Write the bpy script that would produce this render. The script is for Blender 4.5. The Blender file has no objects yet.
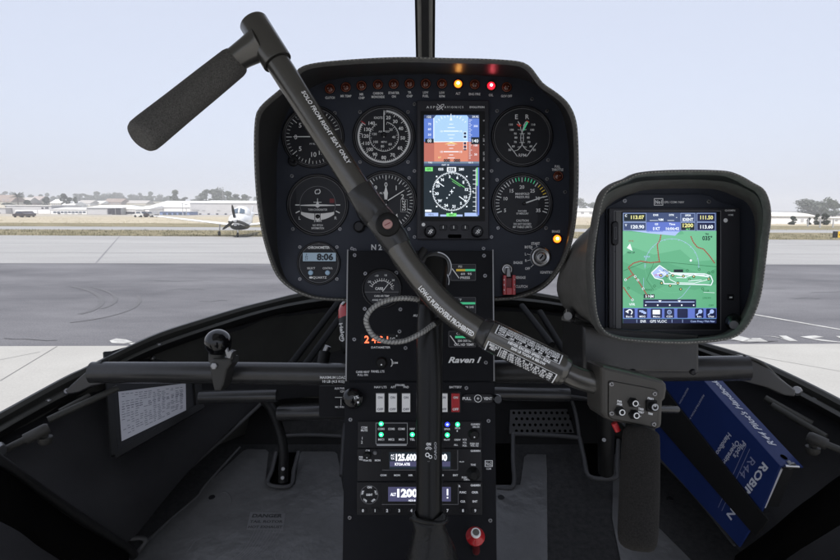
import bpy, math, random
from mathutils import Vector, Matrix
from math import sin, cos, pi, radians, atan2, sqrt
random.seed(7)
S = bpy.context.scene
COL = S.collection
# ------------------------------------------------------------------ camera space
FPX = 560.0
PITCH = math.atan(72 / 560)
EYE = Vector((0, 0, 1.9))
ROLL = radians(.34)
FW = Vector((0, cos(PITCH), -sin(PITCH))); _u = Vector((0, sin(PITCH), cos(PITCH))); _r = Vector((1, 0, 0))
RT = _r*cos(ROLL) + _u*sin(ROLL); UP = _u*cos(ROLL) - _r*sin(ROLL)
def P(px, py, d):
    return EYE + RT * ((px - 420) / FPX * d) - UP * ((py - 280) / FPX * d) + FW * d
def G(px, py, z=0.0):
    r = P(px, py, 1) - EYE
    t = (z - EYE.z) / r.z
    return EYE + r * t

# ------------------------------------------------------------------ materials
MATS = {}
def mat(name, col, rough=.5, metal=0.0, bump=0.0, bscale=400, var=0.0, vscale=30, emit=0.0, ecol=None, spec=.5, coat=0.0, detail=3, trans=0.0, ior=1.45, rvar=0.0):
    if name in MATS: return name
    m = bpy.data.materials.new(name); m.use_nodes = True
    nt = m.node_tree; b = nt.nodes['Principled BSDF']
    c = (col[0], col[1], col[2], 1)
    b.inputs['Base Color'].default_value = c
    b.inputs['Roughness'].default_value = rough
    b.inputs['Metallic'].default_value = metal
    b.inputs['Specular IOR Level'].default_value = spec
    b.inputs['Coat Weight'].default_value = coat
    b.inputs['Transmission Weight'].default_value = trans
    b.inputs['IOR'].default_value = ior
    if emit:
        e = ecol or col
        b.inputs['Emission Color'].default_value = (e[0], e[1], e[2], 1)
        b.inputs['Emission Strength'].default_value = emit
    tc = nt.nodes.new('ShaderNodeTexCoord')
    if var:
        n = nt.nodes.new('ShaderNodeTexNoise'); n.inputs['Scale'].default_value = vscale; n.inputs['Detail'].default_value = 6
        n.inputs['Roughness'].default_value = .65
        nt.links.new(tc.outputs['Object'], n.inputs['Vector'])
        r = nt.nodes.new('ShaderNodeMapRange')
        r.inputs['From Min'].default_value = .3; r.inputs['From Max'].default_value = .7
        r.inputs['To Min'].default_value = 1 - var; r.inputs['To Max'].default_value = 1 + var
        nt.links.new(n.outputs['Fac'], r.inputs['Value'])
        mx = nt.nodes.new('ShaderNodeVectorMath'); mx.operation = 'SCALE'
        mx.inputs[0].default_value = c[:3]
        nt.links.new(r.outputs['Result'], mx.inputs['Scale'])
        nt.links.new(mx.outputs['Vector'], b.inputs['Base Color'])
        if rvar:
            r2 = nt.nodes.new('ShaderNodeMapRange')
            r2.inputs['From Min'].default_value = .3; r2.inputs['From Max'].default_value = .7
            r2.inputs['To Min'].default_value = rough - rvar; r2.inputs['To Max'].default_value = rough + rvar
            nt.links.new(n.outputs['Fac'], r2.inputs['Value']); nt.links.new(r2.outputs['Result'], b.inputs['Roughness'])
    if bump:
        n = nt.nodes.new('ShaderNodeTexNoise'); n.inputs['Scale'].default_value = bscale; n.inputs['Detail'].default_value = detail
        nt.links.new(tc.outputs['Object'], n.inputs['Vector'])
        bp = nt.nodes.new('ShaderNodeBump'); bp.inputs['Strength'].default_value = bump; bp.inputs['Distance'].default_value = .35 / bscale
        nt.links.new(n.outputs['Fac'], bp.inputs['Height']); nt.links.new(bp.outputs['Normal'], b.inputs['Normal'])
    MATS[name] = m
    return name
def emat(name, col, s=1.0):
    return mat(name, (col[0]*.3, col[1]*.3, col[2]*.3), .35, emit=s, ecol=col)
def lin(r, g, b):
    f = lambda c: (c/255/12.92) if c/255 <= .04045 else ((c/255+.055)/1.055)**2.4
    return (f(r), f(g), f(b))

mat('panel_paint', (.037, .042, .057), .42, bump=.10, bscale=1500, var=.06, vscale=60, spec=.18)
mat('console_paint', (.0095, .010, .0125), .42, bump=.10, bscale=1500, var=.08, vscale=60, spec=.12)
mat('vinyl', (.030, .030, .0295), .38, bump=.5, bscale=650, var=.12, vscale=90, spec=.4)
mat('vinyl_edge', (.105, .105, .10), .55, bump=1.0, bscale=700, var=.25, vscale=160)
mat('thread', (.32, .31, .28), .8)
mat('black', (.008, .008, .009), .5, spec=.3)
mat('dial_black', (.029, .030, .035), .45, spec=.12, coat=.12)
mat('bezel', (.012, .012, .014), .25, spec=.3)
mat('hole', (.002, .002, .002), .9, spec=0)
mat('print', (.86, .87, .88), .6)
mat('print_dim', (.42, .43, .45), .6)
mat('print_mid', (.16, .16, .17), .6)
mat('bar_paint', (.118, .115, .108), .25, metal=.75, bump=.12, bscale=1300, var=.05, vscale=25, spec=.6, rvar=.02)
mat('tube_paint', (.040, .040, .041), .27, metal=.3, bump=.12, bscale=1200, var=.10, vscale=50, spec=.55)
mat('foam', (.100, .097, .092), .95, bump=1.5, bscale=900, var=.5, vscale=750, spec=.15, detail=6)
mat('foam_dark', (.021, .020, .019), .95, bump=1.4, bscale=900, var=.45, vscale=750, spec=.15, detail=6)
mat('steel', (.45, .45, .45), .28, metal=1.0)
mat('steel_dull', (.25, .25, .25), .4, metal=1.0)
mat('screw', (.30, .30, .31), .3, metal=.8)
mat('screw_pink', (.42, .25, .23), .4, metal=.6)
mat('red_paint', (.42, .015, .02), .3, coat=.4)
mat('red_dark', (.16, .008, .012), .35)
mat('white_plastic', (.86, .86, .86), .4)
mat('rubber', (.010, .010, .010), .5, spec=.25)
mat('bulb_off', (.10, .022, .012), .15, coat=1.0)
mat('bulb_ring', (.26, .06, .025), .3, coat=.3)
emat('amber_lit', (1.0, .20, .012), 2.6)
emat('amber_core', (1.0, .55, .15), 30.0)
emat('red_lit', (1.0, .012, .03), 2.0)
emat('red_core', (1.0, .16, .2), 24.0)
emat('green_lit', (.03, .9, .28), 2.0)
emat('green_core', (.35, 1.0, .6), 3.0)
emat('blue_lit', (.03, .05, 1.0), 2.4)
emat('blue_core', (.4, .5, 1.0), 4.0)
mat('shell', (.0085, .0085, .0088), .6, bump=.5, bscale=500, var=.2, vscale=18, spec=.12)
mat('box_paint', (.055, .052, .047), .34, metal=.25, bump=.2, bscale=1300, var=.1, vscale=45)
mat('liner', (.024, .024, .0255), .75, bump=.5, bscale=500, var=.12, vscale=12, spec=.1)
mat('shell_edge', (.038, .038, .034), .5, bump=.3, bscale=500, var=.15, vscale=30, spec=.4)
mat('carpet', (.034, .034, .0345), .9, bump=1.0, bscale=700, var=.25, vscale=120, spec=.08)
mat('mat_clear', (.098, .098, .099), .25, bump=.25, bscale=30, var=.15, vscale=14, spec=.4)
mat('floor_edge', (.05, .05, .052), .6, bump=.4, bscale=400)
mat('paper', (.50, .50, .53), .8, var=.03, vscale=60)
mat('ink', (.16, .16, .19), .8)
mat('unit_grey', (.030, .030, .036), .4, spec=.3)
mat('hub_grey', (.05, .05, .05), .3, spec=.5, metal=.2)
mat('binder_blue', (.012, .025, .105), .33, bump=.15, bscale=700, var=.07, vscale=25, spec=.12)
mat('silver_print', (.50, .52, .58), .4)
mat('silver_dim', (.20, .22, .33), .4)
mat('braid', (.32, .32, .31), .45, metal=.3, bump=.5, bscale=1500)
mat('braid2', (.10, .10, .10), .45, metal=.3)
mat('gloss_black', (.004, .004, .005), .08, spec=.35, coat=.35)
mat('clamp', (.035, .034, .031), .55, bump=.5, bscale=600)
mat('leather', (.011, .011, .011), .36, bump=.6, bscale=350, var=.12, vscale=40, spec=.3)

# ------------------------------------------------------------------ mesh builder
class MB:
    def __init__(s): s.v = []; s.f = []; s.mi = []; s.sm = []; s.mats = []
    def add(s, vs, fs, m, smooth=False):
        if m not in s.mats: s.mats.append(m)
        k = s.mats.index(m); n = len(s.v)
        s.v.extend([tuple(v) for v in vs])
        for f in fs:
            s.f.append(tuple(i + n for i in f)); s.mi.append(k); s.sm.append(smooth)
    def build(s, name, parent=None, solid=0.0):
        me = bpy.data.meshes.new(name)
        root = parent
        while root is not None and root.parent is not None: root = root.parent
        off = Vector(root.location) if root is not None and parent is not None else Vector((0, 0, 0))
        if parent is None and s.v:
            xs = [v[0] for v in s.v]; ys = [v[1] for v in s.v]; zs = [v[2] for v in s.v]
            off = Vector(((min(xs)+max(xs))/2, (min(ys)+max(ys))/2, min(zs)))
        me.from_pydata([(v[0]-off.x, v[1]-off.y, v[2]-off.z) for v in s.v], [], s.f)
        for m in s.mats: me.materials.append(MATS[m])
        me.polygons.foreach_set('material_index', s.mi)
        me.polygons.foreach_set('use_smooth', s.sm)
        me.update()
        o = bpy.data.objects.new(name, me); COL.objects.link(o)
        if parent is None: o.location = off
        else: o.parent = parent
        if solid:
            md = o.modifiers.new('thickness', 'SOLIDIFY'); md.thickness = solid; md.offset = -1
        return o
def thing(name, label, cat, loc, group=None):
    o = bpy.data.objects.new(name, None); COL.objects.link(o); o.location = loc
    o.empty_display_size = .05
    return tag(o, label, cat, group)
def tag(o, label=None, cat=None, group=None, kind=None):
    if label: o['label'] = label
    if cat: o['category'] = cat
    if group: o['group'] = group
    if kind: o['kind'] = kind
    return o

# ------------------------------------------------------------------ text
TXT = {}
def text_mesh(s, bold=.012, shear=0.0, sp=1.0):
    k = (s, bold, shear, sp)
    if k in TXT: return TXT[k]
    cu = bpy.data.curves.new('t', 'FONT'); cu.body = s; cu.size = 1; cu.offset = bold; cu.shear = shear
    cu.resolution_u = 2; cu.space_character = sp
    o = bpy.data.objects.new('t', cu); COL.objects.link(o)
    bpy.context.view_layer.update()
    me = bpy.data.meshes.new_from_object(o.evaluated_get(bpy.context.evaluated_depsgraph_get()))
    vs = [(v.co.x, v.co.y) for v in me.vertices]; fs = [tuple(p.vertices) for p in me.polygons]
    bpy.data.objects.remove(o); bpy.data.curves.remove(cu); bpy.data.meshes.remove(me)
    if vs:
        x0 = min(v[0] for v in vs); x1 = max(v[0] for v in vs)
        vs = [((x - x0) / .70, y / .70) for x, y in vs]; w = (x1 - x0) / .70
    else: w = 0
    TXT[k] = (vs, fs, w)
    return TXT[k]

# ------------------------------------------------------------------ frames / pens
class Frame:
    def __init__(s, o, u, v):
        s.o = Vector(o); s.u = Vector(u).normalized(); s.n = s.u.cross(Vector(v)).normalized(); s.v = s.n.cross(s.u)
    def loc(s, px, py):
        r = P(px, py, 1) - EYE
        t = (s.o - EYE).dot(s.n) / r.dot(s.n)
        w = EYE + r * t - s.o
        return (w.dot(s.u), w.dot(s.v))
    def sc(s, px, py):
        r = P(px, py, 1) - EYE
        return (s.o - EYE).dot(s.n) / r.dot(s.n) / FPX
    def w(s, a, b, h=0.0): return s.o + s.u * a + s.v * b + s.n * h
def camframe(d): return Frame(P(420, 280, d), RT, UP)
def rrect(x0, y0, x1, y1, r, n=4):
    pts = []
    for cx, cy, a in ((x1-r, y0+r, -90), (x1-r, y1-r, 0), (x0+r, y1-r, 90), (x0+r, y0+r, 180)):
        for i in range(n+1):
            t = radians(a + 90*i/n); pts.append((cx + r*cos(t), cy + r*sin(t)))
    return pts

class Pen:
    """draws on a plane; positions and sizes in photo pixels, heights h in mm off the plane"""
    def __init__(s, mb, F): s.mb = mb; s.F = F
    def poly(s, pts, h, m):
        L = [s.F.loc(*p) for p in pts]
        A = sum(L[i][0]*L[(i+1) % len(L)][1] - L[(i+1) % len(L)][0]*L[i][1] for i in range(len(L)))
        if A < 0: L = L[::-1]
        s.mb.add([s.F.w(a, b, h*.001) for a, b in L], [tuple(range(len(L)))], m)
    def slab(s, pts, h0, h1, m, bev=0.0):
        L = [s.F.loc(*p) for p in pts]; n = len(L)
        A = sum(L[i][0]*L[(i+1) % n][1] - L[(i+1) % n][0]*L[i][1] for i in range(n))
        if A < 0: L = L[::-1]
        rings = [(h0, 0)]
        if bev: rings += [(h1-bev, 0), (h1-bev*.3, bev*.3), (h1, bev)]
        else: rings += [(h1, 0)]
        vs = []
        for h, off in rings:
            for i in range(n):
                a = Vector(L[i-1]); b = Vector(L[i]); c = Vector(L[(i+1) % n])
                if off:
                    e1 = (b-a); e2 = (c-b)
                    if e1.length < 1e-9: e1 = e2
                    if e2.length < 1e-9: e2 = e1
                    e1.normalize(); e2.normalize()
                    nn = Vector((-(e1.y+e2.y), e1.x+e2.x)); d = 1 + e1.dot(e2)
                    b = b + nn / max(d, .4) * off*.001
                vs.append(s.F.w(b.x, b.y, h*.001))
        fs = []
        for k in range(len(rings)-1):
            for i in range(n):
                j = (i+1) % n; fs.append((k*n+i, k*n+j, (k+1)*n+j, (k+1)*n+i))
        fs.append(tuple(range((len(rings)-1)*n, len(rings)*n)))
        fs.append(tuple(range(n-1, -1, -1)))
        s.mb.add(vs, fs, m)
    def rect(s, x0, y0, x1, y1, h, m, r=0): s.poly(rrect(x0, y0, x1, y1, r) if r else [(x0, y0), (x1, y0), (x1, y1), (x0, y1)], h, m)
    def box(s, x0, y0, x1, y1, h0, h1, m, r=0, bev=0): s.slab(rrect(x0, y0, x1, y1, r) if r else [(x0, y0), (x1, y0), (x1, y1), (x0, y1)], h0, h1, m, bev)
    def frame(s, x0, y0, x1, y1, t, h, m):
        s.rect(x0, y0, x1, y0+t, h, m); s.rect(x0, y1-t, x1, y1, h, m)
        s.rect(x0, y0+t, x0+t, y1-t, h, m); s.rect(x1-t, y0+t, x1, y1-t, h, m)
    def lathe(s, cx, cy, prof, m, seg=32, smooth=True, axis=None):
        """prof: list of (radius px, h mm)"""
        a, b = s.F.loc(cx, cy); k = s.F.sc(cx, cy)
        vs = []; fs = []; n = len(prof)
        for r, h in prof:
            for i in range(seg):
                t = 2*pi*i/seg
                vs.append(s.F.w(a + r*k*cos(t), b + r*k*sin(t), h*.001))
        for q in range(n-1):
            for i in range(seg):
                j = (i+1) % seg; fs.append((q*seg+i, q*seg+j, (q+1)*seg+j, (q+1)*seg+i))
        s.mb.add(vs, fs, m, smooth)
        if prof[-1][0] > 0: s.mb.add([vs[(n-1)*seg+i] for i in range(seg)], [tuple(range(seg))], m)
    def disc(s, cx, cy, r, h, m, seg=32): s.lathe(cx, cy, [(r, h)], m, seg) if False else s._disc(cx, cy, r, h, m, seg)
    def _disc(s, cx, cy, r, h, m, seg):
        a, b = s.F.loc(cx, cy); k = s.F.sc(cx, cy)
        s.mb.add([s.F.w(a + r*k*cos(2*pi*i/seg), b + r*k*sin(2*pi*i/seg), h*.001) for i in range(seg)], [tuple(range(seg))], m)
    def ring(s, cx, cy, r0, r1, h, m, a0=0, a1=360, seg=48):
        """angles clockwise from 12 o'clock"""
        a, b = s.F.loc(cx, cy); k = s.F.sc(cx, cy); n = max(2, int(seg*abs(a1-a0)/360)); vs = []; fs = []
        for i in range(n+1):
            t = radians(a0 + (a1-a0)*i/n)
            for r in (r0, r1): vs.append(s.F.w(a + r*k*sin(t), b + r*k*cos(t), h*.001))
        for i in range(n): fs.append((2*i, 2*i+1, 2*i+3, 2*i+2))
        s.mb.add(vs, fs, m)
    def line(s, x0, y0, x1, y1, w, h, m):
        d = Vector((x1-x0, y1-y0)); L = d.length
        if L < 1e-6: return
        q = Vector((-d.y, d.x)) / L * w / 2
        s.poly([(x0+q.x, y0+q.y), (x1+q.x, y1+q.y), (x1-q.x, y1-q.y), (x0-q.x, y0-q.y)], h, m)
    def pline(s, pts, w, h, m):
        for i in range(len(pts)-1): s.line(*pts[i], *pts[i+1], w, h, m)
    def tick(s, cx, cy, r0, r1, ang, w, h, m):
        t = radians(ang); s.line(cx + r0*sin(t), cy - r0*cos(t), cx + r1*sin(t), cy - r1*cos(t), w, h, m)
    def text(s, cx, cy, st, H, m='print', h=.3, rot=0, W=None, align='c', bold=.012, shear=0.0, sp=1.0):
        """H: cap height px, W: forced width px, centred on (cx, cy)"""
        vs, fs, w = text_mesh(st, bold, shear, sp)
        if not vs: return
        k = s.F.sc(cx, cy); a, b = s.F.loc(cx, cy)
        sx = (W / w if W else H) * k; sy = H * k
        ox = {'c': -w/2, 'l': 0, 'r': -w}[align]
        c, sn = cos(radians(rot)), sin(radians(rot))
        out = []
        for x, y in vs:
            X = (x + ox) * sx; Y = (y - .5) * sy
            out.append(s.F.w(a + X*c - Y*sn, b + X*sn + Y*c, h*.001))
        s.mb.add(out, fs, m)

def pen(F): return Pen(MB(), F)

# ------------------------------------------------------------------ curves, tubes, lofts
def catmull(pts, n=8, closed=False):
    pts = [tuple(p) for p in pts]; N = len(pts); out = []
    D = len(pts[0])
    rng = range(N if closed else N-1)
    for i in rng:
        p0 = pts[(i-1) % N] if closed or i > 0 else pts[0]
        p1 = pts[i]; p2 = pts[(i+1) % N]
        p3 = pts[(i+2) % N] if closed or i+2 < N else pts[-1]
        for k in range(n):
            t = k/n
            out.append(tuple(.5*((2*p1[q]) + (-p0[q]+p2[q])*t + (2*p0[q]-5*p1[q]+4*p2[q]-p3[q])*t*t + (-p0[q]+3*p1[q]-3*p2[q]+p3[q])*t**3) for q in range(D)))
    if not closed: out.append(pts[-1])
    return out
def resample(pts, n):
    L = [0]
    for i in range(1, len(pts)): L.append(L[-1] + (Vector(pts[i]) - Vector(pts[i-1])).length)
    out = []; j = 0
    for k in range(n):
        t = L[-1]*k/(n-1)
        while j < len(L)-2 and L[j+1] < t: j += 1
        f = (t-L[j]) / max(L[j+1]-L[j], 1e-9)
        out.append(tuple(a + (b-a)*min(max(f, 0), 1) for a, b in zip(pts[j], pts[j+1])))
    return out
class Tube:
    def __init__(s, pts, ref=None):
        s.p = [Vector(p) for p in pts]; s.L = [0]
        for i in range(1, len(s.p)): s.L.append(s.L[-1] + (s.p[i]-s.p[i-1]).length)
        s.len = s.L[-1]; s.fr = []
        ref = Vector(ref) if ref is not None else -FW
        for i in range(len(s.p)):
            T = (s.p[min(i+1, len(s.p)-1)] - s.p[max(i-1, 0)]).normalized()
            N = (ref - T*ref.dot(T))
            if N.length < .05: N = UP - T*UP.dot(T)
            N.normalize(); s.fr.append((T, N, N.cross(T)))
    def at(s, q):
        j = 0
        while j < len(s.L)-2 and s.L[j+1] < q: j += 1
        f = (q-s.L[j]) / max(s.L[j+1]-s.L[j], 1e-9)
        lerp = lambda a, b: a + (b-a)*f
        return lerp(s.p[j], s.p[j+1]), lerp(s.fr[j][1], s.fr[j+1][1]).normalized(), lerp(s.fr[j][2], s.fr[j+1][2]).normalized()
    def skin(s, mb, rad, m, seg=28, caps=True, smooth=True):
        n = len(s.p); vs = []; fs = []
        if not hasattr(rad, '__len__'): rad = [rad]*n
        for i in range(n):
            T, N, U = s.fr[i]
            for k in range(seg):
                a = 2*pi*k/seg; vs.append(s.p[i] + (N*cos(a) + U*sin(a))*rad[i])
        for i in range(n-1):
            for k in range(seg):
                j = (k+1) % seg; fs.append((i*seg+k, (i+1)*seg+k, (i+1)*seg+j, i*seg+j))
        mb.add(vs, fs, m, smooth)
        if caps:
            mb.add([vs[k] for k in range(seg)], [tuple(range(seg))], m)
            mb.add([vs[(n-1)*seg+k] for k in range(seg)], [tuple(range(seg-1, -1, -1))], m)
    def wrap(s, mb, r, st, q0, th, H, m, W=None, bold=.012, lift=.0003):
        vs, fs, w = text_mesh(st, bold)
        sx = W/w if W else H
        out = []
        for x, y in vs:
            c, N, U = s.at(q0 + x*sx); a = th + (y-.5)*H/r
            out.append(c + (N*cos(a) + U*sin(a))*(r+lift))
        mb.add(out, fs, m)
    def patch(s, mb, r, q0, q1, t0, t1, m, lift=.0002, nq=8, nt=8):
        vs = []; fs = []
        for i in range(nq+1):
            c, N, U = s.at(q0 + (q1-q0)*i/nq)
            for j in range(nt+1):
                a = t0 + (t1-t0)*j/nt; vs.append(c + (N*cos(a)+U*sin(a))*(r+lift))
        for i in range(nq):
            for j in range(nt):
                k = i*(nt+1)+j; fs.append((k, k+nt+1, k+nt+2, k+1))
        mb.add(vs, fs, m, True)
def ppath(pts, n=8, smooth=True):
    c = catmull(pts, n) if smooth and len(pts) > 2 else pts
    return Tube([P(*p) for p in c])
def straight(a, b, n=2): return Tube([a + (b-a)*i/(n-1) for i in range(n)])
def rod(mb, a, b, r, m, seg=20, r2=None, n=2, ref=None):
    t = Tube([Vector(a) + (Vector(b)-Vector(a))*i/(n-1) for i in range(n)], ref)
    rr = [r + ((r2 if r2 is not None else r)-r)*i/(n-1) for i in range(n)]
    t.skin(mb, rr, m, seg)
    return t
def profile_rod(mb, a, b, prof, m, seg=32, ref=None):
    """prof: list (t along 0..1, radius)"""
    a = Vector(a); b = Vector(b)
    t = Tube([a + (b-a)*q for q, _ in prof], ref)
    T = (b-a).normalized(); N = t.fr[0][1]
    N = ((-FW if ref is None else Vector(ref)) - T*((-FW if ref is None else Vector(ref)).dot(T)))
    if N.length < .05: N = UP - T*UP.dot(T)
    N.normalize(); t.fr = [(T, N, N.cross(T))]*len(prof)
    t.skin(mb, [r for _, r in prof], m, seg)
def loft(mb, rings, m, closed=True, smooth=True, flip=False):
    n = len(rings[0]); vs = [v for r in rings for v in r]; fs = []
    for k in range(len(rings)-1):
        for i in range(n if closed else n-1):
            j = (i+1) % n
            f = (k*n+i, k*n+j, (k+1)*n+j, (k+1)*n+i)
            fs.append(f[::-1] if flip else f)
    mb.add(vs, fs, m, smooth)
def polar_ring(pts, cx, cy, N, spl=6, shrink=0.0):
    """points of the smooth closed outline at N equal angles about (cx, cy)"""
    c = catmull(pts, spl, True); out = []
    for k in range(N):
        a = 2*pi*k/N; dx, dy = cos(a), sin(a); best = None
        for i in range(len(c)):
            x0, y0 = c[i][0]-cx, c[i][1]-cy; x1, y1 = c[(i+1) % len(c)][0]-cx, c[(i+1) % len(c)][1]-cy
            c0 = x0*dy - y0*dx; c1 = x1*dy - y1*dx
            if (c0 <= 0) != (c1 <= 0):
                f = c0/(c0-c1); r = (x0+(x1-x0)*f)*dx + (y0+(y1-y0)*f)*dy
                if r > 0 and (best is None or r > best): best = r
        r = (best or 1) - shrink
        out.append((cx + dx*r, cy + dy*r))
    return out
def wbox(mb, x0, y0, z0, x1, y1, z1, m):
    v = [(x, y, z) for x in (x0, x1) for y in (y0, y1) for z in (z0, z1)]
    mb.add(v, [(0, 1, 3, 2), (4, 6, 7, 5), (0, 4, 5, 1), (2, 3, 7, 6), (0, 2, 6, 4), (1, 5, 7, 3)], m)
# ================================================================== INSTRUMENT PANEL
PF = camframe(.745)
panel = thing('instrument_panel', 'dark navy instrument panel with round gauges under a black stitched vinyl hood', 'instrument panel', P(420, 300, .76))
face_pts = [(345, 296.5), (300, 288), (284, 268), (278.5, 240), (278, 190), (279, 150), (285, 122), (297, 100), (318, 86), (345, 79), (420, 75.5), (495, 77.5), (527, 82), (545, 95), (560, 112), (567, 145), (568, 190), (566, 235), (557, 262), (538, 282), (500, 293.5), (420, 297)]
rim_pts = [(345, 302), (306, 297.5), (278, 280), (264.5, 250), (256, 210), (252.5, 165), (252.8, 123), (258, 106), (278, 88), (291, 76), (297, 67), (312, 61.5), (350, 57.5), (400, 55), (450, 56), (490, 57), (520, 59.5), (531, 64.5), (538, 73), (545, 82), (558, 91), (570, 102), (577.5, 118), (580, 140), (580.5, 180), (578.5, 215), (573, 245), (562, 270), (545, 289), (520, 299), (493, 301.5), (420, 303)]
NR = 180
fc = polar_ring(face_pts, 420, 185, NR); rc = polar_ring(rim_pts, 420, 185, NR)
mb = MB(); pn = Pen(mb, PF)
pn.slab(polar_ring(face_pts, 420, 185, 120, shrink=-3), -4, 0, 'panel_paint')
# engraved writing on the face
TX = [(330, 97.6, 'CLUTCH', 9.5), (346, 96, 'MR TEMP', 11), (361.6, 94.2, 'MR', 4), (361.6, 97.8, 'CHIP', 6), (378, 93.2, 'CARBON', 10), (378, 96.8, 'MONOXIDE', 13),
      (393.8, 92.8, 'STARTER', 11), (393.8, 96.4, 'ON', 4), (409.6, 92.4, 'TR', 3.6), (409.6, 96, 'CHIP', 6), (425.7, 92.4, 'LOW', 5.4), (425.7, 96, 'FUEL', 6), (442, 92.6, 'LOW', 5.4), (442, 96.2, 'RPM', 5.6),
      (458, 93.4, 'ALT', 4.8), (474.6, 94, 'ENG FIRE', 11.5), (491, 95, 'OIL', 4.6), (506.5, 96, 'GOV OFF', 11), (557.5, 166.4, 'FULL', 5.5), (557.5, 169.6, 'THROTTLE', 11.5), (556, 231.4, 'BRAKE', 8)]
for x, y, t, w in TX: pn.text(x, y, t, 2.3, W=w, h=.15, bold=.03)
pn.text(376.6, 247.2, 'N 2', 5.4, W=10.6, h=.15, bold=.03); pn.rect(383.6, 246.6, 385.6, 248, .15, 'print')
for x, y, t, w in [(535.5, 243.5, 'START', 8.5), (528.5, 247, 'BOTH', 7.5), (518, 262.6, 'ENGAGE', 9), (520, 277.5, 'DISENGAGE', 11), (521.5, 286.5, 'CLUTCH', 12), (547.5, 272.3, 'IGNITION', 14.5), (525.6, 254, 'L', 1.4), (526, 260.5, 'R', 1.8), (527.5, 268.5, 'OFF', 5)]:
    pn.text(x, y, t, 2.5, W=w, h=.15, bold=.03)
for a in (-50, -78, -105, -135, -22): pn.tick(541, 257, 11, 14.5, a, .5, .15, 'print')
pn.ring(541, 257, 10.6, 11, .12, 'print_dim', -140, -15)
face = pn.mb.build('panel_face', panel)
# hood
mb = MB()
def offring(R, d, k, cx=420, cy=185): return [P(cx+(x-cx)*k, cy+(y-cy)*k, d) for x, y in R]
def shr(R, q, cx=420, cy=185):
    out = []
    for x, y in R:
        v = Vector((x-cx, y-cy)); L = v.length; v = v*((L-q)/L); out.append((cx+v.x, cy+v.y))
    return out
dr = .640
def atdepth(R, d0, d): return [P(*p, d0) + FW*(d-d0) for p in R]
def rimd(y):
    t = min(1, max(0, (y-205)/85)); t = t*t*(3-2*t); return .64 + .094*t
DR = [rimd(p[1]) for p in rc]
def rimring(R, off): return [P(*p, d) + FW*off for p, d in zip(R, DR)]
obk = [P(*p, .75) for p in shr(fc, -5)]
rings = [[v + FW*.08 for v in obk], obk, rimring(rc, .012)]
loft(mb, rings, 'vinyl', True, True, True)
e = [rimring(rc, .012), rimring(shr(rc, .3), .006), rimring(shr(rc, 1.2), .002), rimring(shr(rc, 2.6), 0), rimring(shr(rc, 3.8), .002), rimring(shr(rc, 4.6), .008)]
loft(mb, e, 'vinyl_edge', True, True, True)
inner0 = rimring(shr(rc, 4.6), .008)
inner1 = [P(*p, .7475) for p in shr(fc, -1)]
mid = [a*.5 + b*.5 + (a-P(420, 185, .70)).normalized()*.0015 for a, b in zip(inner0, inner1)]
loft(mb, [inner0, [a*.75+b*.25 + (a-P(420, 185, .70)).normalized()*.001 for a, b in zip(inner0, inner1)], mid, inner1], 'vinyl', True, True, True)
hood = mb.build('glare_shield', panel)
mb = MB()
sr_ = [tuple(v) for v in rimring(shr(rc, 2.9), -.0004)]
st = resample(sr_ + [sr_[0]], 521)
for i in range(0, 520, 2):
    a = Vector(st[i]); b = Vector(st[i+1]); rod(mb, a, a+(b-a)*.9, .0005, 'thread', 5)
mb.build('stitching', hood)

def screw(F, x, y, parent, r=2.1, m='screw', h0=0):
    p = pen(F); p.lathe(x, y, [(r, h0+0), (r, h0+.6), (r*.8, h0+1.0)], m, 14)
    a = random.uniform(0, 180)
    for q in (0, 90):
        p.line(x - r*.6*cos(radians(a+q)), y - r*.6*sin(radians(a+q)), x + r*.6*cos(radians(a+q)), y + r*.6*sin(radians(a+q)), r*.3, h0+1.06, 'hole')
    return p.mb.build('screw', parent)
for x, y in [(298, 118), (335, 113), (360, 112), (408, 112), (408, 162), (360, 162), (355, 250), (292, 176), (344, 176), (293, 229), (340, 229), (409, 178), (409, 229), (497, 111), (547, 111), (498, 160), (548, 160), (497, 180), (547, 179), (498, 228), (546, 228), (532, 99), (565, 192), (570, 260), (414.5, 104), (414.5, 171), (414.5, 237), (491.5, 237), (491.5, 171), (483.5, 248.5), (352, 248.5), (300, 247), (337, 247), (300, 279), (337, 279)]:
    if (x, y) in [(570, 260)]: continue
    screw(PF, x, y, panel, 1.9)

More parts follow.
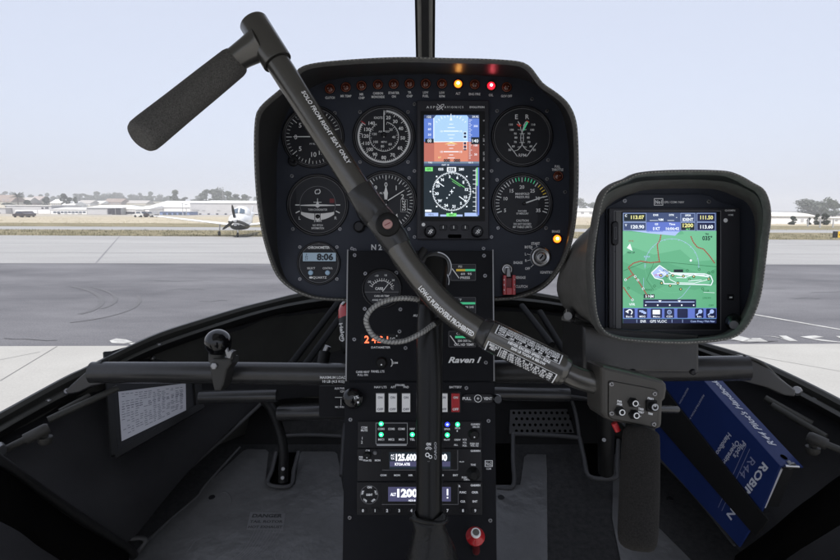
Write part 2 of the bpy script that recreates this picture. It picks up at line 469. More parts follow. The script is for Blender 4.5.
mat('bezel_rim', (.035, .035, .038), .35, metal=.3)
def gauge_base(F, cx, cy, r, name, parent, label=None, rim=3.0):
    p = pen(F)
    p.disc(cx, cy, r, .5, 'dial_black', 48)
    p.ring(cx, cy, r-.5, r+.2, .55, 'print_mid', 0, 360, 60)
    return p
def gauge_done(p, F, cx, cy, r, name, parent, rim=3.0, ndl=None, label=None):
    o = p.mb.build(name, parent)
    if label: o['label'] = label
    q = pen(F); q.lathe(cx, cy, [(r+rim, 0), (r+rim, 1.6), (r+rim*.72, 3.0), (r+rim*.4, 3.0), (r, .4)], 'bezel', 56)
    q.ring(cx, cy, r+rim*.42, r+rim*.66, 3.08, 'bezel_rim', 0, 360, 60)
    q.mb.build('bezel', o)
    return o
def needle(F, o, cx, cy, ang, L, w, tail=4, h=2.0, m='print', hub=2.2, shape=None, name='needle'):
    q = pen(F); t = radians(ang); dx, dy = sin(t), -cos(t); nx, ny = -dy, dx
    if shape == 'blade':
        pts = [(-tail, w*.3), (0, w*.5), (L*.55, w), (L, .2), (L, -.2), (L*.55, -w), (0, -w*.5), (-tail, -w*.3)]
    else: pts = [(-tail, w*.6), (L*.9, w*.45), (L, .15), (L, -.15), (L*.9, -w*.45), (-tail, -w*.6)]
    q.slab([(cx+dx*a+nx*b, cy+dy*a+ny*b) for a, b in pts], h, h+.35, m)
    q.lathe(cx, cy, [(hub, .6), (hub, h+.8), (hub*.6, h+1.2)], 'bezel', 20)
    return q.mb.build(name, o)

# vertical speed indicator
cx, cy, r = 313.3, 137, 28.5
p = gauge_base(PF, cx, cy, r, '', panel)
for i in range(41):
    a = -90 + (i-20)*8.1
    p.tick(cx, cy, r-7 if i % 5 == 0 else r-4.5, r-1.5, a, .75 if i % 5 == 0 else .5, .7, 'print')
for t, a in [('0', -90), ('5', -48), ('10', -10), ('15', 28), ('20', 90), ('15', 152), ('10', 178), ('5', -132)]:
    p.text(cx + 17.5*sin(radians(a)), cy - 17.5*cos(radians(a)), t, 4.6, h=.7)
p.text(cx+2, cy-7, 'VERTICAL SPEED', 1.8, W=17, h=.7); p.text(cx+2, cy+7, 'FT PER MIN', 1.6, W=11, h=.7)
o = gauge_done(p, PF, cx, cy, r, 'vertical_speed_indicator', panel)
needle(PF, o, cx+2, cy, -90, 22, .9, 5)
q = pen(PF); q.lathe(293.5, 161, [(5.5, .0), (5.5, 2.2), (4.5, 3)], 'bezel', 20); q.lathe(293.5, 161, [(2.4, 3), (2.4, 8), (1.8, 9)], 'bezel', 16); q.mb.build('adjuster_knob', o)

# airspeed indicator
cx, cy, r = 384, 136.6, 28.5
p = gauge_base(PF, cx, cy, r, '', panel)
p.ring(cx, cy, r-3.8, r-2.6, .7, 'print', 5, 300, 80)
p.ring(cx, cy, r-2.6, r-1.8, .7, 'print_dim', 5, 300, 80)
for i in range(61):
    a = i*5.0
    if a > 330: continue
    p.tick(cx, cy, r-6.8 if i % 5 == 0 else r-5, r-2.5, a+2, .6 if i % 5 == 0 else .4, .75, 'print')
p.tick(cx, cy, r-6, r-1, 304, 1.1, .8, 'red_paint')
for t, x, y in [('20', 388.4, 117.6), ('30', 395.3, 121.5), ('40', 400.8, 128.5), ('50', 402.8, 138), ('60', 400, 148), ('70', 392.6, 155), ('80', 383.8, 157.5), ('90', 375, 154.5), ('100', 370, 149.4), ('110', 366.5, 143.4), ('120', 365.4, 136), ('130', 367.5, 129.4), ('140', 371.8, 123.2)]:
    p.text(x, y, t, 3.4, h=.8, bold=.02)
p.ring(cx, cy, 14.4, 14.9, .7, 'print', 12, 330, 60)
for i in range(36):
    if i*9 < 320: p.tick(cx, cy, 13.2 if i % 4 else 12.2, 14.6, 12+i*9, .4, .75, 'print')
for i, t in enumerate(['20', '40', '60', '80', '100', '120']):
    a = radians(45+i*48); p.text(cx + 9.8*sin(a), cy - 9.8*cos(a), t, 2.4, h=.75)
p.text(cx-5.6, cy-18.8, 'KNOTS', 2.4, W=8.5, h=.8); p.text(cx, cy+5.4, 'MPH', 2, h=.8)
p.text(cx, cy-5, 'AIR SPEED', 1.7, h=.8)
o = gauge_done(p, PF, cx, cy, r, 'airspeed_indicator', panel)
needle(PF, o, cx, cy-2, 0, 24, .9, 3, hub=2.4)

# turn and slip indicator
cx, cy, r = 317.8, 205, 28.2
p = gauge_base(PF, cx, cy, r, '', panel)
p.ring(cx, cy-1, 17.5, 18, .6, 'print_mid', -120, 120)
p.line(cx-22.5, cy, cx-18, cy, 1.0, .7, 'print'); p.line(cx+18, cy, cx+22.5, cy, 1.0, .7, 'print')
p.line(cx-22, cy+8, cx-18, cy+6, 1.0, .7, 'print'); p.line(cx+18, cy+6, cx+22, cy+8, 1.0, .7, 'print')
p.ring(cx+.2, cy-13.5, 1.8, 2.7, .7, 'print', 20, 200); p.ring(cx-.4, cy-13, 1.8, 2.7, .7, 'print', 200, 380)
p.text(cx-18, cy+13, 'L', 3, h=.7); p.text(cx+18, cy+13, 'R', 3, h=.7)
for t, dy, w in [('TURN COORDINATOR', 4.7, 19), ('2 MIN', 16, 7.5), ('NO PITCH', 20.3, 10), ('INFORMATION', 23.2, 12.5)]: p.text(cx, cy+dy, t, 2.0, W=w, h=.7)
p.rect(cx+11.8, cy-6.4, cx+16.6, cy-2, .8, 'red_dark', 1)
o = gauge_done(p, PF, cx, cy, r, 'turn_coordinator', panel)
q = pen(PF); q.slab([(cx-17, cy+.1), (cx-17, cy+.9), (cx-2.5, cy+1.3), (cx, cy+3), (cx+2.5, cy+1.3), (cx+17, cy+.9), (cx+17, cy+.1), (cx+1.5, cy-.6), (cx+.5, cy-3.4), (cx-.5, cy-3.4), (cx-1.5, cy-.6)], 1.5, 2.0, 'print'); q.line(cx-4, cy-2.6, cx+4, cy-2.6, .6, 1.9, 'print'); q.line(cx, cy-6.5, cx, cy-2, .6, 1.9, 'print')
q.mb.build('aircraft_symbol', o)
q = pen(PF)
arc = [(cx + 36*sin(radians(a)), cy + 44 - 36*cos(radians(a)) + 0) for a in range(-28, 29, 4)]
top = [(cx - 16.5 + 33*i/12, cy + 7 + 3.4*(1-((i-6)/6)**2)*.5) for i in range(13)]
bot = [(cx + 16.5 - 33*i/12, cy + 9.5 + 5.8*(1-((i-6)/6)**2)) for i in range(13)]
q.slab(top+bot, .8, 2.2, 'white_plastic')
q.line(cx-2.6, cy+8.3, cx-2.6, cy+15, .7, 2.4, 'black'); q.line(cx+2.6, cy+8.3, cx+2.6, cy+15, .7, 2.4, 'black')
q.lathe(cx+.2, cy+11.6, [(2.2, 2.2), (2.0, 3), (1.2, 3.6), (0.2, 3.8)], 'gloss_black', 18)
q.mb.build('slip_tube', o)

# altimeter
cx, cy, r = 386, 202, 28.5
p = gauge_base(PF, cx, cy, r, '', panel)
for i in range(50): p.tick(cx, cy, r-6.6 if i % 5 == 0 else r-4.6, r-1.6, i*7.2, .7 if i % 5 == 0 else .5, .7, 'print')
for i in range(10):
    if i in (3,): continue
    a = radians(i*36); p.text(cx + 17.4*sin(a), cy - 17.4*cos(a), str(i), 4.6, h=.75)
p.rect(cx+14.5, cy-2.5, cx+21.5, cy+10, .8, 'black', 1); p.frame(cx+14.5, cy-2.5, cx+21.5, cy+10, .4, .85, 'print_dim')
p.text(cx+18, cy+3.6, '2992', 3.6, rot=-90, h=.9, W=10.5)
p.text(cx-4, cy-9, 'ALT', 2, h=.7); p.text(cx, cy+8, '100 FEET', 1.8, h=.7)
o = gauge_done(p, PF, cx, cy, r, 'altimeter', panel)
needle(PF, o, cx, cy, 0, 16, 2.0, 4, h=1.6, shape='blade'); needle(PF, o, cx, cy, 58, 22, .9, 5, h=2.6)
q = pen(PF); q.lathe(359.5, 227, [(6, .0), (6, 4), (5.2, 9), (4, 10)], 'bezel', 20); q.mb.build('adjuster_knob', o)

# chronometer
cx, cy, r = 318.8, 263.3, 19.6
p = gauge_base(PF, cx, cy, r, '', panel)
p.text(cx, cy-15.8, 'CHRONOMETER', 2.5, W=22, h=.7, bold=.03); p.rect(cx-2.5, cy-20.2, cx+2.5, cy-19.6, .7, 'print')
p.text(cx-7.6, cy+4.9, 'SELECT', 1.9, W=8, h=.7); p.text(cx+9, cy+4.9, 'CONTROL', 1.9, W=10, h=.7)
p.text(cx+1, cy+14.2, 'QUARTZ', 2.2, W=14, h=.7); p.rect(cx-9.5, cy+13.2, cx-6.2, cy+15.2, .7, 'print', .9)
o = gauge_done(p, PF, cx, cy, r, 'chronometer', panel, rim=2.2)
mat('lcd', lin(150, 170, 185), .3, emit=.12, ecol=lin(150, 175, 200)); mat('lcd_ink', (.015, .02, .03), .5)
q = pen(PF); q.box(cx-16.6, cy-11.4, cx+18, cy-1.2, .5, 1.2, 'black'); q.rect(cx-15.8, cy-10.6, cx+17.2, cy-2, 1.3, 'lcd')
q.text(cx+6.4, cy-6.4, '8:06', 6.2, m='lcd_ink', h=1.4, W=16.5, bold=.045)
q.text(cx-12, cy-8.6, 'F', 1.8, m='lcd_ink', h=1.4); q.text(cx-12, cy-6.3, 'ET', 1.8, m='lcd_ink', h=1.4); q.text(cx-12, cy-4, 'LT', 1.8, m='lcd_ink', h=1.4)
q.mb.build('screen', o)
mat('button_blue', lin(165, 195, 220), .4)
for dx in (-7.9, 9): q = pen(PF); q.lathe(cx+dx, cy+9.4, [(2.5, .5), (2.5, 2.2), (1.9, 2.8)], 'button_blue', 18); q.mb.build('button', o)

# dual tachometer
cx, cy, r = 522, 136.4, 28
p = gauge_base(PF, cx, cy, r, '', panel)
p.text(516.4, 116.8, 'E', 4.6, h=.7); p.text(527.2, 116.8, 'R', 4.6, h=.7)
for sgn in (-1, 1):
    X = lambda v: cx + sgn*v
    L = [(7.2, 125), (6.2, 130.2), (4.4, 134), (3.8, 138), (4.4, 142.4), (6.4, 146.6), (9.8, 150.2)]
    c = catmull([(X(a-5.2), b) for a, b in L], 5); p.pline(c, .7, .8, 'print')
    for k, (a, b) in enumerate(L):
        p.line(X(a-5.2), b, X(a-1.8), b-.6*(3-k)*.5, .5, .8, 'print')
        if k < 7:
            p.text(X(a+(2.4 if k > 1 else 4)), b-.3, ['110', '100', '90', '80', '70', '60', '50'][k], 2.0, h=.85, bold=.03)
    p.line(X(4.2), 121.5, X(1.2), 126, .9, .9, 'green_dim' if False else 'print')
    p.line(X(14.6), 143.2, X(4.6), 156.5, .7, .8, 'print')
p.text(cx+.3, 155.3, 'RPM', 3, W=7.5, h=.8)
mat('green_arc', (.05, .45, .2), .5, emit=.25, ecol=(.1, .8, .4)); mat('red_arc', (.6, .03, .02), .5, emit=.1, ecol=(1, .1, .05)); mat('yellow_arc', (.7, .5, .05), .5, emit=.1, ecol=(1, .7, .1))
p.pline([(527.5, 121.8), (525.2, 126.5), (523.2, 130.5)], 1.5, 1.0, 'green_arc'); p.pline([(517.2, 124.4), (519.5, 126.5), (521, 125)], 1.5, 1.0, 'red_arc'); p.line(526.5, 121, 529, 122.5, 1.2, 1.0, 'red_arc')
o = gauge_done(p, PF, cx, cy, r, 'dual_tachometer', panel)
q = pen(PF); q.slab([(cx-.4, 131), (cx+.8, 131), (cx+3.6, 122.5), (cx+2.8, 122.3)], 1.6, 1.9, 'print'); q.mb.build('needle', o)

# manifold pressure gauge
cx, cy, r = 522, 203.8, 28
p = gauge_base(PF, cx, cy, r, '', panel)
for i in range(31):
    a = -110 + i*7.33
    big = i % 5 == 0
    m = 'green_arc' if 13 <= i <= 20 and not big else ('yellow_arc' if 21 <= i <= 24 else 'print')
    p.tick(cx, cy, r-6.4 if big else r-5.2, r-1.6, a, .95 if big else .75, .7, m)
for t, x, y in [('5', 505, 210.4), ('10', 505.6, 198.6), ('15', 511.6, 190.8), ('20', 521.9, 187), ('25', 532.4, 190.8), ('30', 537.6, 198.4), ('35', 538.2, 210.4)]: p.text(x, y, t, 3.4, h=.7, bold=.02)
for t, y, w, H in [('MANIFOLD', 193.8, 14, 2.2), ('PRESSURE', 197, 14, 2.2), ('INCHES', 211, 8.5, 1.7), ('OF MERCURY', 213.6, 12.5, 1.7), ('CAUTION', 220.6, 12.5, 2.2), ('DO NOT EXCEED', 224, 17.5, 2), ('MP TABLE LIMITS', 227, 19, 2)]:
    p.text(cx+.3, y, t, H, W=w, h=.7, bold=.02)
o = gauge_done(p, PF, cx, cy, r, 'manifold_pressure_gauge', panel)
needle(PF, o, cx+2, cy-.2, 71, 21.5, 1.1, 0, hub=1.6)

# warning lights
def warn(x, y, lit=None, rr=4.6):
    p = pen(PF)
    p.lathe(x, y, [(rr+.7, 0), (rr+.7, 1.4), (rr+.1, 2.0)], 'bezel', 24); p.lathe(x, y, [(rr+.1, 2.0), (rr-.3, 2.4), (rr-.9, 1.5)], 'bulb_ring', 24)
    o = p.mb.build('warning_light', panel)
    q = pen(PF)
    m = {'amber': 'amber_lit', 'red': 'red_lit'}.get(lit, 'bulb_off')
    q.lathe(x, y, [(rr-.6, 1.2), (rr-1, 2.6), (rr*.6, 3.8), (rr*.25, 4.4), (.05, 4.5)], m, 24)
    if lit: q.lathe(x, y-.2, [(rr*.30, 4.3), (rr*.24, 4.7), (.05, 5.0)], 'amber_core' if lit == 'amber' else 'red_core', 16); o['label'] = 'glowing %s warning light' % lit
    else:
        for dx in (-1.4, 1.4): q.disc(x+dx, y, .42, 4.45, 'print_dim', 8)  # pale dots painted on the unlit lens as glints
        q.line(x-2.6, y, x+2.6, y, .5, 4.3, 'bulb_ring')
    q.mb.build('lens', o)
for i, (x, y) in enumerate([(330, 89.2), (346, 87.5), (361.6, 86), (378, 84.9), (393.8, 84.3), (409.6, 84), (425.7, 84), (442, 84), (458, 84.3), (474.6, 84.7), (491, 86.2), (506.5, 87.5)]):
    warn(x, y, {8: 'amber', 10: 'red'}.get(i))
warn(557.8, 176.3); warn(556.8, 239, 'amber')

# ignition switch
p = pen(PF)
p.lathe(541, 257, [(9.8, 0), (9.8, 1.6), (9.0, 2.6), (7.4, 2.8), (6.4, 1.6), (5.2, 1.6)], 'steel', 40)
p.disc(541, 257, 5.6, 1.65, 'steel_dull')
o = p.mb.build('ignition_switch', panel)
q = pen(PF); q.lathe(541, 257, [(4.6, 1.6), (4.4, 3.4), (3.4, 3.8)], 'steel', 28); q.line(539.6, 258.8, 542.4, 255, 1.3, 3.95, 'hole'); q.mb.build('key_barrel', o)
# clutch switch and guard
p = pen(PF)
p.lathe(507, 269.5, [(5.8, 0), (5.8, 1.8), (4.8, 2.6), (3.2, 2.6), (3.2, 1)], 'steel', 28)
o = p.mb.build('clutch_switch', panel)
q = pen(PF); q.slab([(505.4, 268), (508.8, 268), (509.6, 277), (504.8, 277)], 3, 14, 'steel_dull', 1.0); q.mb.build('toggle', o)
q = pen(PF)
q.box(501.8, 275.2, 505, 294.5, 2, 13, 'red_paint', .5, .6); q.box(510.8, 275.2, 514, 294.5, 2, 13, 'red_paint', .5, .6)
q.box(505, 287.5, 510.8, 294.5, 2, 12.5, 'red_paint', 0, .6); q.box(505, 278, 510.8, 287.5, 2, 9, 'red_dark', 0, .3)
for y in (279, 284, 289): q.rect(502.2, y, 503, y+1.6, 13.2, 'print'); q.rect(512.6, y, 513.4, y+1.2, 13.2, 'print_dim')
q.mb.build('switch_guard', o)

# primary flight display
F2 = PF
p = pen(F2)
p.box(417, 102.4, 488.2, 239.6, 0, 9, 'unit_grey', 1.2, 1.0)
p.rect(420.4, 113, 484.2, 222, 9.15, 'black', 1)
o = p.mb.build('flight_display', panel)
q = pen(F2)
q.text(434, 109.2, 'ASPEN', 2.3, W=15.5, h=9.3, sp=1.5, align='c'); q.text(453.4, 109.2, 'AVIONICS', 2.1, W=19, h=9.3, sp=1.5)
q.text(476.3, 109.2, 'EVOLUTION', 1.9, W=14.5, h=9.3, bold=.03)
c1 = [(436.6, 106.9), (439, 106), (441.4, 108), (443.6, 111.6), (441, 112), (438.6, 110)]
q.pline([(436.4, 112), (438.6, 109.6), (441.5, 106.6), (443.6, 106.4), (443.4, 108), (440.6, 110.4), (438.4, 111.8), (436.8, 111.4)], .6, 9.35, 'print'); q.pline([(437, 106.2), (439.8, 108.2), (442.6, 112)], .6, 9.35, 'print')
for y, t in [(122.5, 'III'), (137.2, '+'), (141.5, 'BRT'), (146, 'x'), (155, 'GPS'), (160.5, 'MIN'), (170.5, '·'), (179.6, '·'), (189.3, '·'), (199, '·'), (208.6, '·')]:
    if t == '·': q.disc(482.6, y, .9, 9.35, 'print')
    else: q.text(483, y, t, 1.5, h=9.35, rot=90 if len(t) > 1 else 0)
q.disc(423.4, 225.3, 1.8, 9.35, 'print')
q.rect(447.5, 235, 461, 238.6, 9.3, 'hole', 1.4)
q.mb.build('lettering', o)
for nm, c in [('sc_sky', (120, 165, 220)), ('sc_sky_dk', (92, 122, 200)), ('sc_sky_lt', (165, 200, 232)), ('sc_gnd', (208, 132, 110)), ('sc_gnd_dk', (178, 104, 92)), ('sc_white', (232, 240, 248)), ('sc_bk', (22, 34, 42)), ('sc_navy', (26, 32, 66)), ('sc_gray', (110, 130, 150)), ('sc_green', (120, 215, 120)), ('sc_map', (96, 168, 128)), ('sc_map_lt', (110, 180, 141)), ('sc_map_dk', (87, 158, 119)), ('sc_brown', (152, 76, 64)), ('sc_blue', (92, 112, 190)), ('sc_bluelt', (165, 185, 230)), ('sc_yel', (235, 230, 150)), ('sc_line', (40, 100, 65)), ('sc_dim', (60, 74, 110)), ('sc_mag', (200, 60, 120))]:
    emat(nm, lin(*c), .88)
q = pen(F2); h = 9.3
q.rect(423.8, 116.6, 478.6, 217.8, h, 'sc_bk')
q.rect(424, 117, 478.4, 143.4, h+.1, 'sc_sky_dk'); q.rect(424, 143.4, 478.4, 163, h+.1, 'sc_gnd_dk')
q.rect(434, 117.4, 467.5, 143.4, h+.2, 'sc_sky_lt'); q.rect(434, 143.2, 467.5, 163, h+.2, 'sc_gnd')
for x0, x1 in ((424.2, 433.4), (468, 478.2)):
    q.rect(x0, 121.5, x1, 161, h+.22, 'sc_sky' if False else 'sc_sky_dk'); q.rect(x0, 143.4, x1, 161, h+.24, 'sc_gnd_dk')
q.rect(433.2, 120, 434, 144, h+.3, 'sc_white')
q.line(434, 143.6, 467.5, 143.2, .7, h+.35, 'sc_white')
q.poly([(424, 117), (436, 117), (433, 120.5), (424, 120.5)], h+.3, 'sc_dim'); q.poly([(478.4, 117), (466, 117), (469, 120.5), (478.4, 120.5)], h+.3, 'sc_dim')
q.text(429, 118.9, '122', 2.2, m='sc_white', h=h+.4); q.text(474.6, 118.8, '29.92', 2.0, m='sc_white', h=h+.4)
for a in range(-50, 51, 10): q.tick(450.6, 138, 19, 21 if a % 30 else 20.6+1.6, a*.9, .55, h+.4, 'sc_white')
q.poly([(450.6, 118.6), (449.2, 122.4), (452, 122.4)], h+.45, 'sc_white')
for k, y in enumerate([126, 129.5, 133, 136.7, 140, 146.8, 150, 153.3, 156.5, 159.5]):
    w = 7.5 if y in (133, 153.3) else (3.5 if k % 2 else 2)
    q.line(450.8-w, y, 450.8+w, y, .55 if w < 7 else .9, h+.4, 'sc_white')
for dx in (-9.6, 9.6):
    q.text(450.8+dx, 133.1, '10', 2, m='sc_white', h=h+.4); q.text(450.8+dx, 153.4, '10', 2, m='sc_white', h=h+.4)
q.poly([(444, 146.2), (450.8, 143.8), (457.6, 146.2), (450.8, 145)], h+.5, 'sc_yel')
for y, t in [(126, '70'), (131, '60'), (136.5, '50'), (141, '40')]: q.text(429.4, y, t, 2.2, m='sc_white', h=h+.4)
for y, t in [(128, '300'), (147, '100'), (156, '50')]: q.text(475, y, t, 2.0, m='sc_white', h=h+.4)
for i in range(24): q.line(468.3, 122+i*1.65, 470 if i % 3 else 471.3, 122+i*1.65, .4, h+.4, 'sc_white')
q.box(425, 140.5, 433.6, 144.8, h+.4, h+.5, 'sc_bk'); q.text(429.4, 142.6, '00', 2.8, m='sc_white', h=h+.6)
q.rect(470.5, 139, 478.3, 146, h+.5, 'sc_bk'); q.text(474.6, 142.6, '140', 3.2, m='sc_white', h=h+.6)
for y in (134.2, 137.6, 144, 147.4, 150): q.rect(463.2, y, 465.6, y+2, h+.4, 'sc_navy')
q.frame(462.8, 133.6, 466, 140.6, .35, h+.5, 'sc_white'); q.frame(462.8, 143.4, 466, 150.8, .35, h+.5, 'sc_white')
q.text(446.5, 162, '000', 2.9, m='sc_bk', h=h+.5, bold=.05); q.text(456.5, 162, '000', 2.9, m='sc_bk', h=h+.5, bold=.05)
q.text(439.5, 159, 'KT', 1.6, m='sc_yel', h=h+.5)
q.rect(424, 163, 478.4, 165, h+.3, 'sc_gray'); q.rect(424, 165.3, 478.4, 167.2, h+.3, 'sc_dim'); q.text(430, 164, 'TAS', 1.6, m='sc_white', h=h+.4); q.text(445, 166.3, 'OAT 18', 1.5, m='sc_white', h=h+.4); q.text(470, 164, 'GS 0', 1.6, m='sc_white', h=h+.4)
q.box(425, 168.6, 432.6, 172.6, h+.2, h+.3, 'sc_green'); q.text(428.8, 170.6, 'GPS', 1.8, m='sc_bk', h=h+.4)
for x in (440.6, 460.8): q.text(x, 170.6, '035' if x < 450 else '280', 2.4, m='sc_white', h=h+.4, bold=.03)
q.rect(446.6, 168.6, 455.6, 173.2, h+.4, 'sc_white'); q.text(451, 170.9, '038', 3, m='sc_bk', h=h+.5, bold=.04)
cx, cy = 451.3, 192.6
q.ring(cx, cy, 18.4, 18.8, h+.3, 'sc_white')
for i in range(72): q.tick(cx, cy, 17 if i % 2 == 0 else 17.8, 19.4, i*5, .45, h+.35, 'sc_white')
for i, t in enumerate(['3', '6', 'E', '12', '15', 'S', '21', '24', 'W', '30', '33', 'N']):
    a = radians(i*30-8); q.text(cx + 14.8*sin(a), cy - 14.8*cos(a), t, 2.6, m='sc_white', h=h+.4, bold=.04)
for i in range(8):
    a = radians(i*45); x, y = cx + 21*sin(a), cy - 21*cos(a)
    q.rect(x-.7, y-.7, x+.7, y+.7, h+.4, 'sc_white')
q.line(437, 183, 443.6, 187.6, .8, h+.45, 'sc_white'); q.disc(437.6, 183.4, 1.4, h+.45, 'sc_white', 8)
q.line(458.6, 197.4, 464.6, 201.8, .8, h+.45, 'sc_white'); q.poly([(466.5, 203.2), (463.4, 202.6), (465.2, 200.4)], h+.45, 'sc_white')
q.line(450.4, 179.6, 464, 188.6, .5, h+.4, 'sc_green'); q.line(451.6, 182.4, 460, 187.6, .4, h+.4, 'sc_green')
for x, y in ((446.6, 199), (449, 196), (453.6, 189), (451.2, 192.6)): q.rect(x-.6, y-.6, x+.6, y+.6, h+.5, 'sc_white')
q.line(449.6, 192.6, 453, 192.6, .7, h+.5, 'sc_white'); q.line(451.3, 190.6, 451.3, 195, .6, h+.5, 'sc_white')
q.rect(475.8, 169, 477, 187, h+.3, 'sc_green'); q.rect(477, 169, 478.4, 216, h+.3, 'sc_blue'); q.rect(475.8, 187, 477, 216, h+.3, 'sc_dim')
for i in range(10): q.line(472.2, 172+i*4.4, 475.6, 172+i*4.4, .5, h+.4, 'sc_white')
q.line(475.2, 170, 475.2, 213, .5, h+.4, 'sc_white')
q.rect(425, 210.6, 431.4, 212.8, h+.3, 'sc_white'); q.rect(425, 213.6, 438, 217, h+.3, 'sc_bluelt'); q.rect(440, 215.4, 462, 217.2, h+.3, 'sc_bluelt'); q.rect(446, 214, 456, 217.2, h+.35, 'sc_green'); q.rect(464, 213.6, 477, 217, h+.3, 'sc_bluelt'); q.text(451, 215.6, 'MAP', 1.6, m='sc_bk', h=h+.5); q.text(431, 215.4, 'HDG', 1.6, m='sc_bk', h=h+.5)
q.mb.build('screen', o)
for x in (430, 476.3):
    q = pen(F2); q.lathe(x, 232.4, [(6, 9), (6, 10.5), (5.2, 11), (5, 17), (4.4, 18)], 'bezel', 28)
    q.line(x-2, 234.6, x+1.2, 230.4, .7, 18.2, 'print'); q.line(x-.4, 235, x+2.6, 230.9, .7, 18.2, 'print'); q.line(x-1.2, 231.6, x+2, 234, .6, 18.2, 'print'); q.mb.build('knob', o)
for x in (442.8, 453.2, 464.6):
    q = pen(F2); q.box(x-3.6, 225.6, x+3.6, 231, 9, 10.6, 'bezel', 1.6, .6); q.rect(x-.3, 226.6, x+.4, 229.4, 10.8, 'print'); q.mb.build('button', o)

# ================================================================== CENTRE CONSOLE
c0 = P(420, 250, .728); c1 = P(420, 560, .684)
CF = Frame(P(420, 400, .708), RT, c0 - c1)
con = thing('centre_console', 'black centre console of switches, radios and small gauges below the instrument panel', 'console', CF.w(0, -.24, -.1))
p = pen(CF)
p.slab([(348, 251), (492, 251), (493.2, 380.5), (345.5, 380.5)], -.4, 3, 'console_paint', .6)
p.slab([(345.5, 382), (494.5, 382), (497.5, 640), (341.5, 640)], -.4, 2.4, 'console_paint', .6)
hs = 3.15
for x, y, t, w, H, a in [(377.5, 298.5, 'CARB', 10, 2.4, 'c')]: pass
p.text(381, 347.4, 'DATAMETER', 2.0, W=19, h=hs); p.text(378, 371.3, 'PANEL LTS', 2.2, W=13, h=hs); p.text(363, 371.8, 'CARB HEAT', 2.1, W=13.5, h=hs); p.text(363, 374.8, 'PULL ON', 2.1, W=10, h=hs)
p.text(395.4, 362.8, 'DIM', 2.0, h=hs); p.pline([(391, 359), (392.3, 360.5), (392.3, 365), (391, 366.5)], .7, hs, 'print')
p.text(464.6, 359.8, 'Raven I', 5.6, W=33, h=hs, shear=.35, bold=.03)
p.text(416.5, 315.6, 'AUX', 2.2, h=hs)
hs = 2.55
for x, t in [(380.6, 'NAV LTS'), (393.4, 'AFT'), (406.2, 'FWD'), (455.5, 'BATTERY')]: p.text(x, 387, t, 2.1, h=hs, W=len(t)*1.75)
p.text(400, 385, 'STROBE', 1.8, h=hs, W=9)
p.pline([(395, 386.5), (395, 385.2), (405, 385.2), (405, 386.5)], .3, hs, 'print_dim')
p.frame(484.6, 460, 492.4, 466.4, .6, hs, 'print'); p.text(488.6, 463.3, 'No2', 3.2, W=5.6, h=hs); p.text(488.4, 468.4, 'COM', 1.8, W=4.6, h=hs)
p.mb.build('console_face', con)
# console body behind the face
p = pen(CF)
p.slab([(350, 254), (490, 254), (492, 640), (347, 640)], -190, -.6, 'console_paint')
p.mb.build('console_body', con)
p = pen(CF)
p.slab([(347.4, 250), (348.6, 250), (347, 381), (345.6, 381)], -1, 3.6, 'steel_dull'); p.mb.build('edge_trim', con)
p = pen(CF); p.slab([(492, 250), (493.2, 250), (494.4, 381), (493.2, 381)], -1, 3.6, 'steel_dull')
p.mb.build('edge_trim', con)
for x, y in [(355, 249.5+6), (483.8, 256), (365.5, 273.8), (396.5, 273), (365, 309), (400.5, 309.5), (484.8, 276), (354.6, 339.4), (399.6, 331.5), (405.6, 348), (485.6, 362.5), (350.8, 419.4), (488.2, 420.6), (466.2, 387.8), (350, 517), (490, 519.8)]:
    screw(CF, x, y, con, 2.0, h0=2.8)
# carburettor temperature gauge
cx, cy, r = 382, 288.6, 17.6
p = pen(CF); p.disc(cx, cy, r, 3.4, 'dial_black', 40); p.rect(cx-17, cy+3.4, cx+17, cy+4, 3.5, 'print_mid')
for i in range(13): p.tick(cx, cy+4, 11.5 if i % 3 else 10.5, 14, -60+i*10, .5, 3.6, 'print')
p.pline([(cx+11.6*sin(radians(a)), cy+4-11.6*cos(radians(a))) for a in range(-60, 61, 10)], .5, 3.6, 'print')
for t, a in [('-30', -55), ('-10', -20), ('10', 15), ('30', 48)]: p.text(cx+17*sin(radians(a))*.9, cy+3-16.6*cos(radians(a)), t, 2.0, h=3.6)
p.text(cx-2.6, cy+.2, 'CARB', 2.6, W=8, h=3.6, bold=.03); p.text(cx+10, cy+.2, '°C', 2.2, h=3.6)
p.text(cx, cy+7.6, 'CARB AIR TEMP', 1.8, W=15, h=3.6); p.text(cx, cy+11.6, 'AVOID YELLOW ARC', 1.7, W=19, h=3.6)
o = p.mb.build('carburettor_gauge', con)
q = pen(CF); q.lathe(cx, cy, [(r+2.6, 2.8), (r+2.6, 4.4), (r+1, 5.4), (r, 3.3)], 'bezel', 48); q.mb.build('bezel', o)
needle(CF, o, cx, cy+4, 38, 11, .7, 0, h=4.2, hub=1.0)
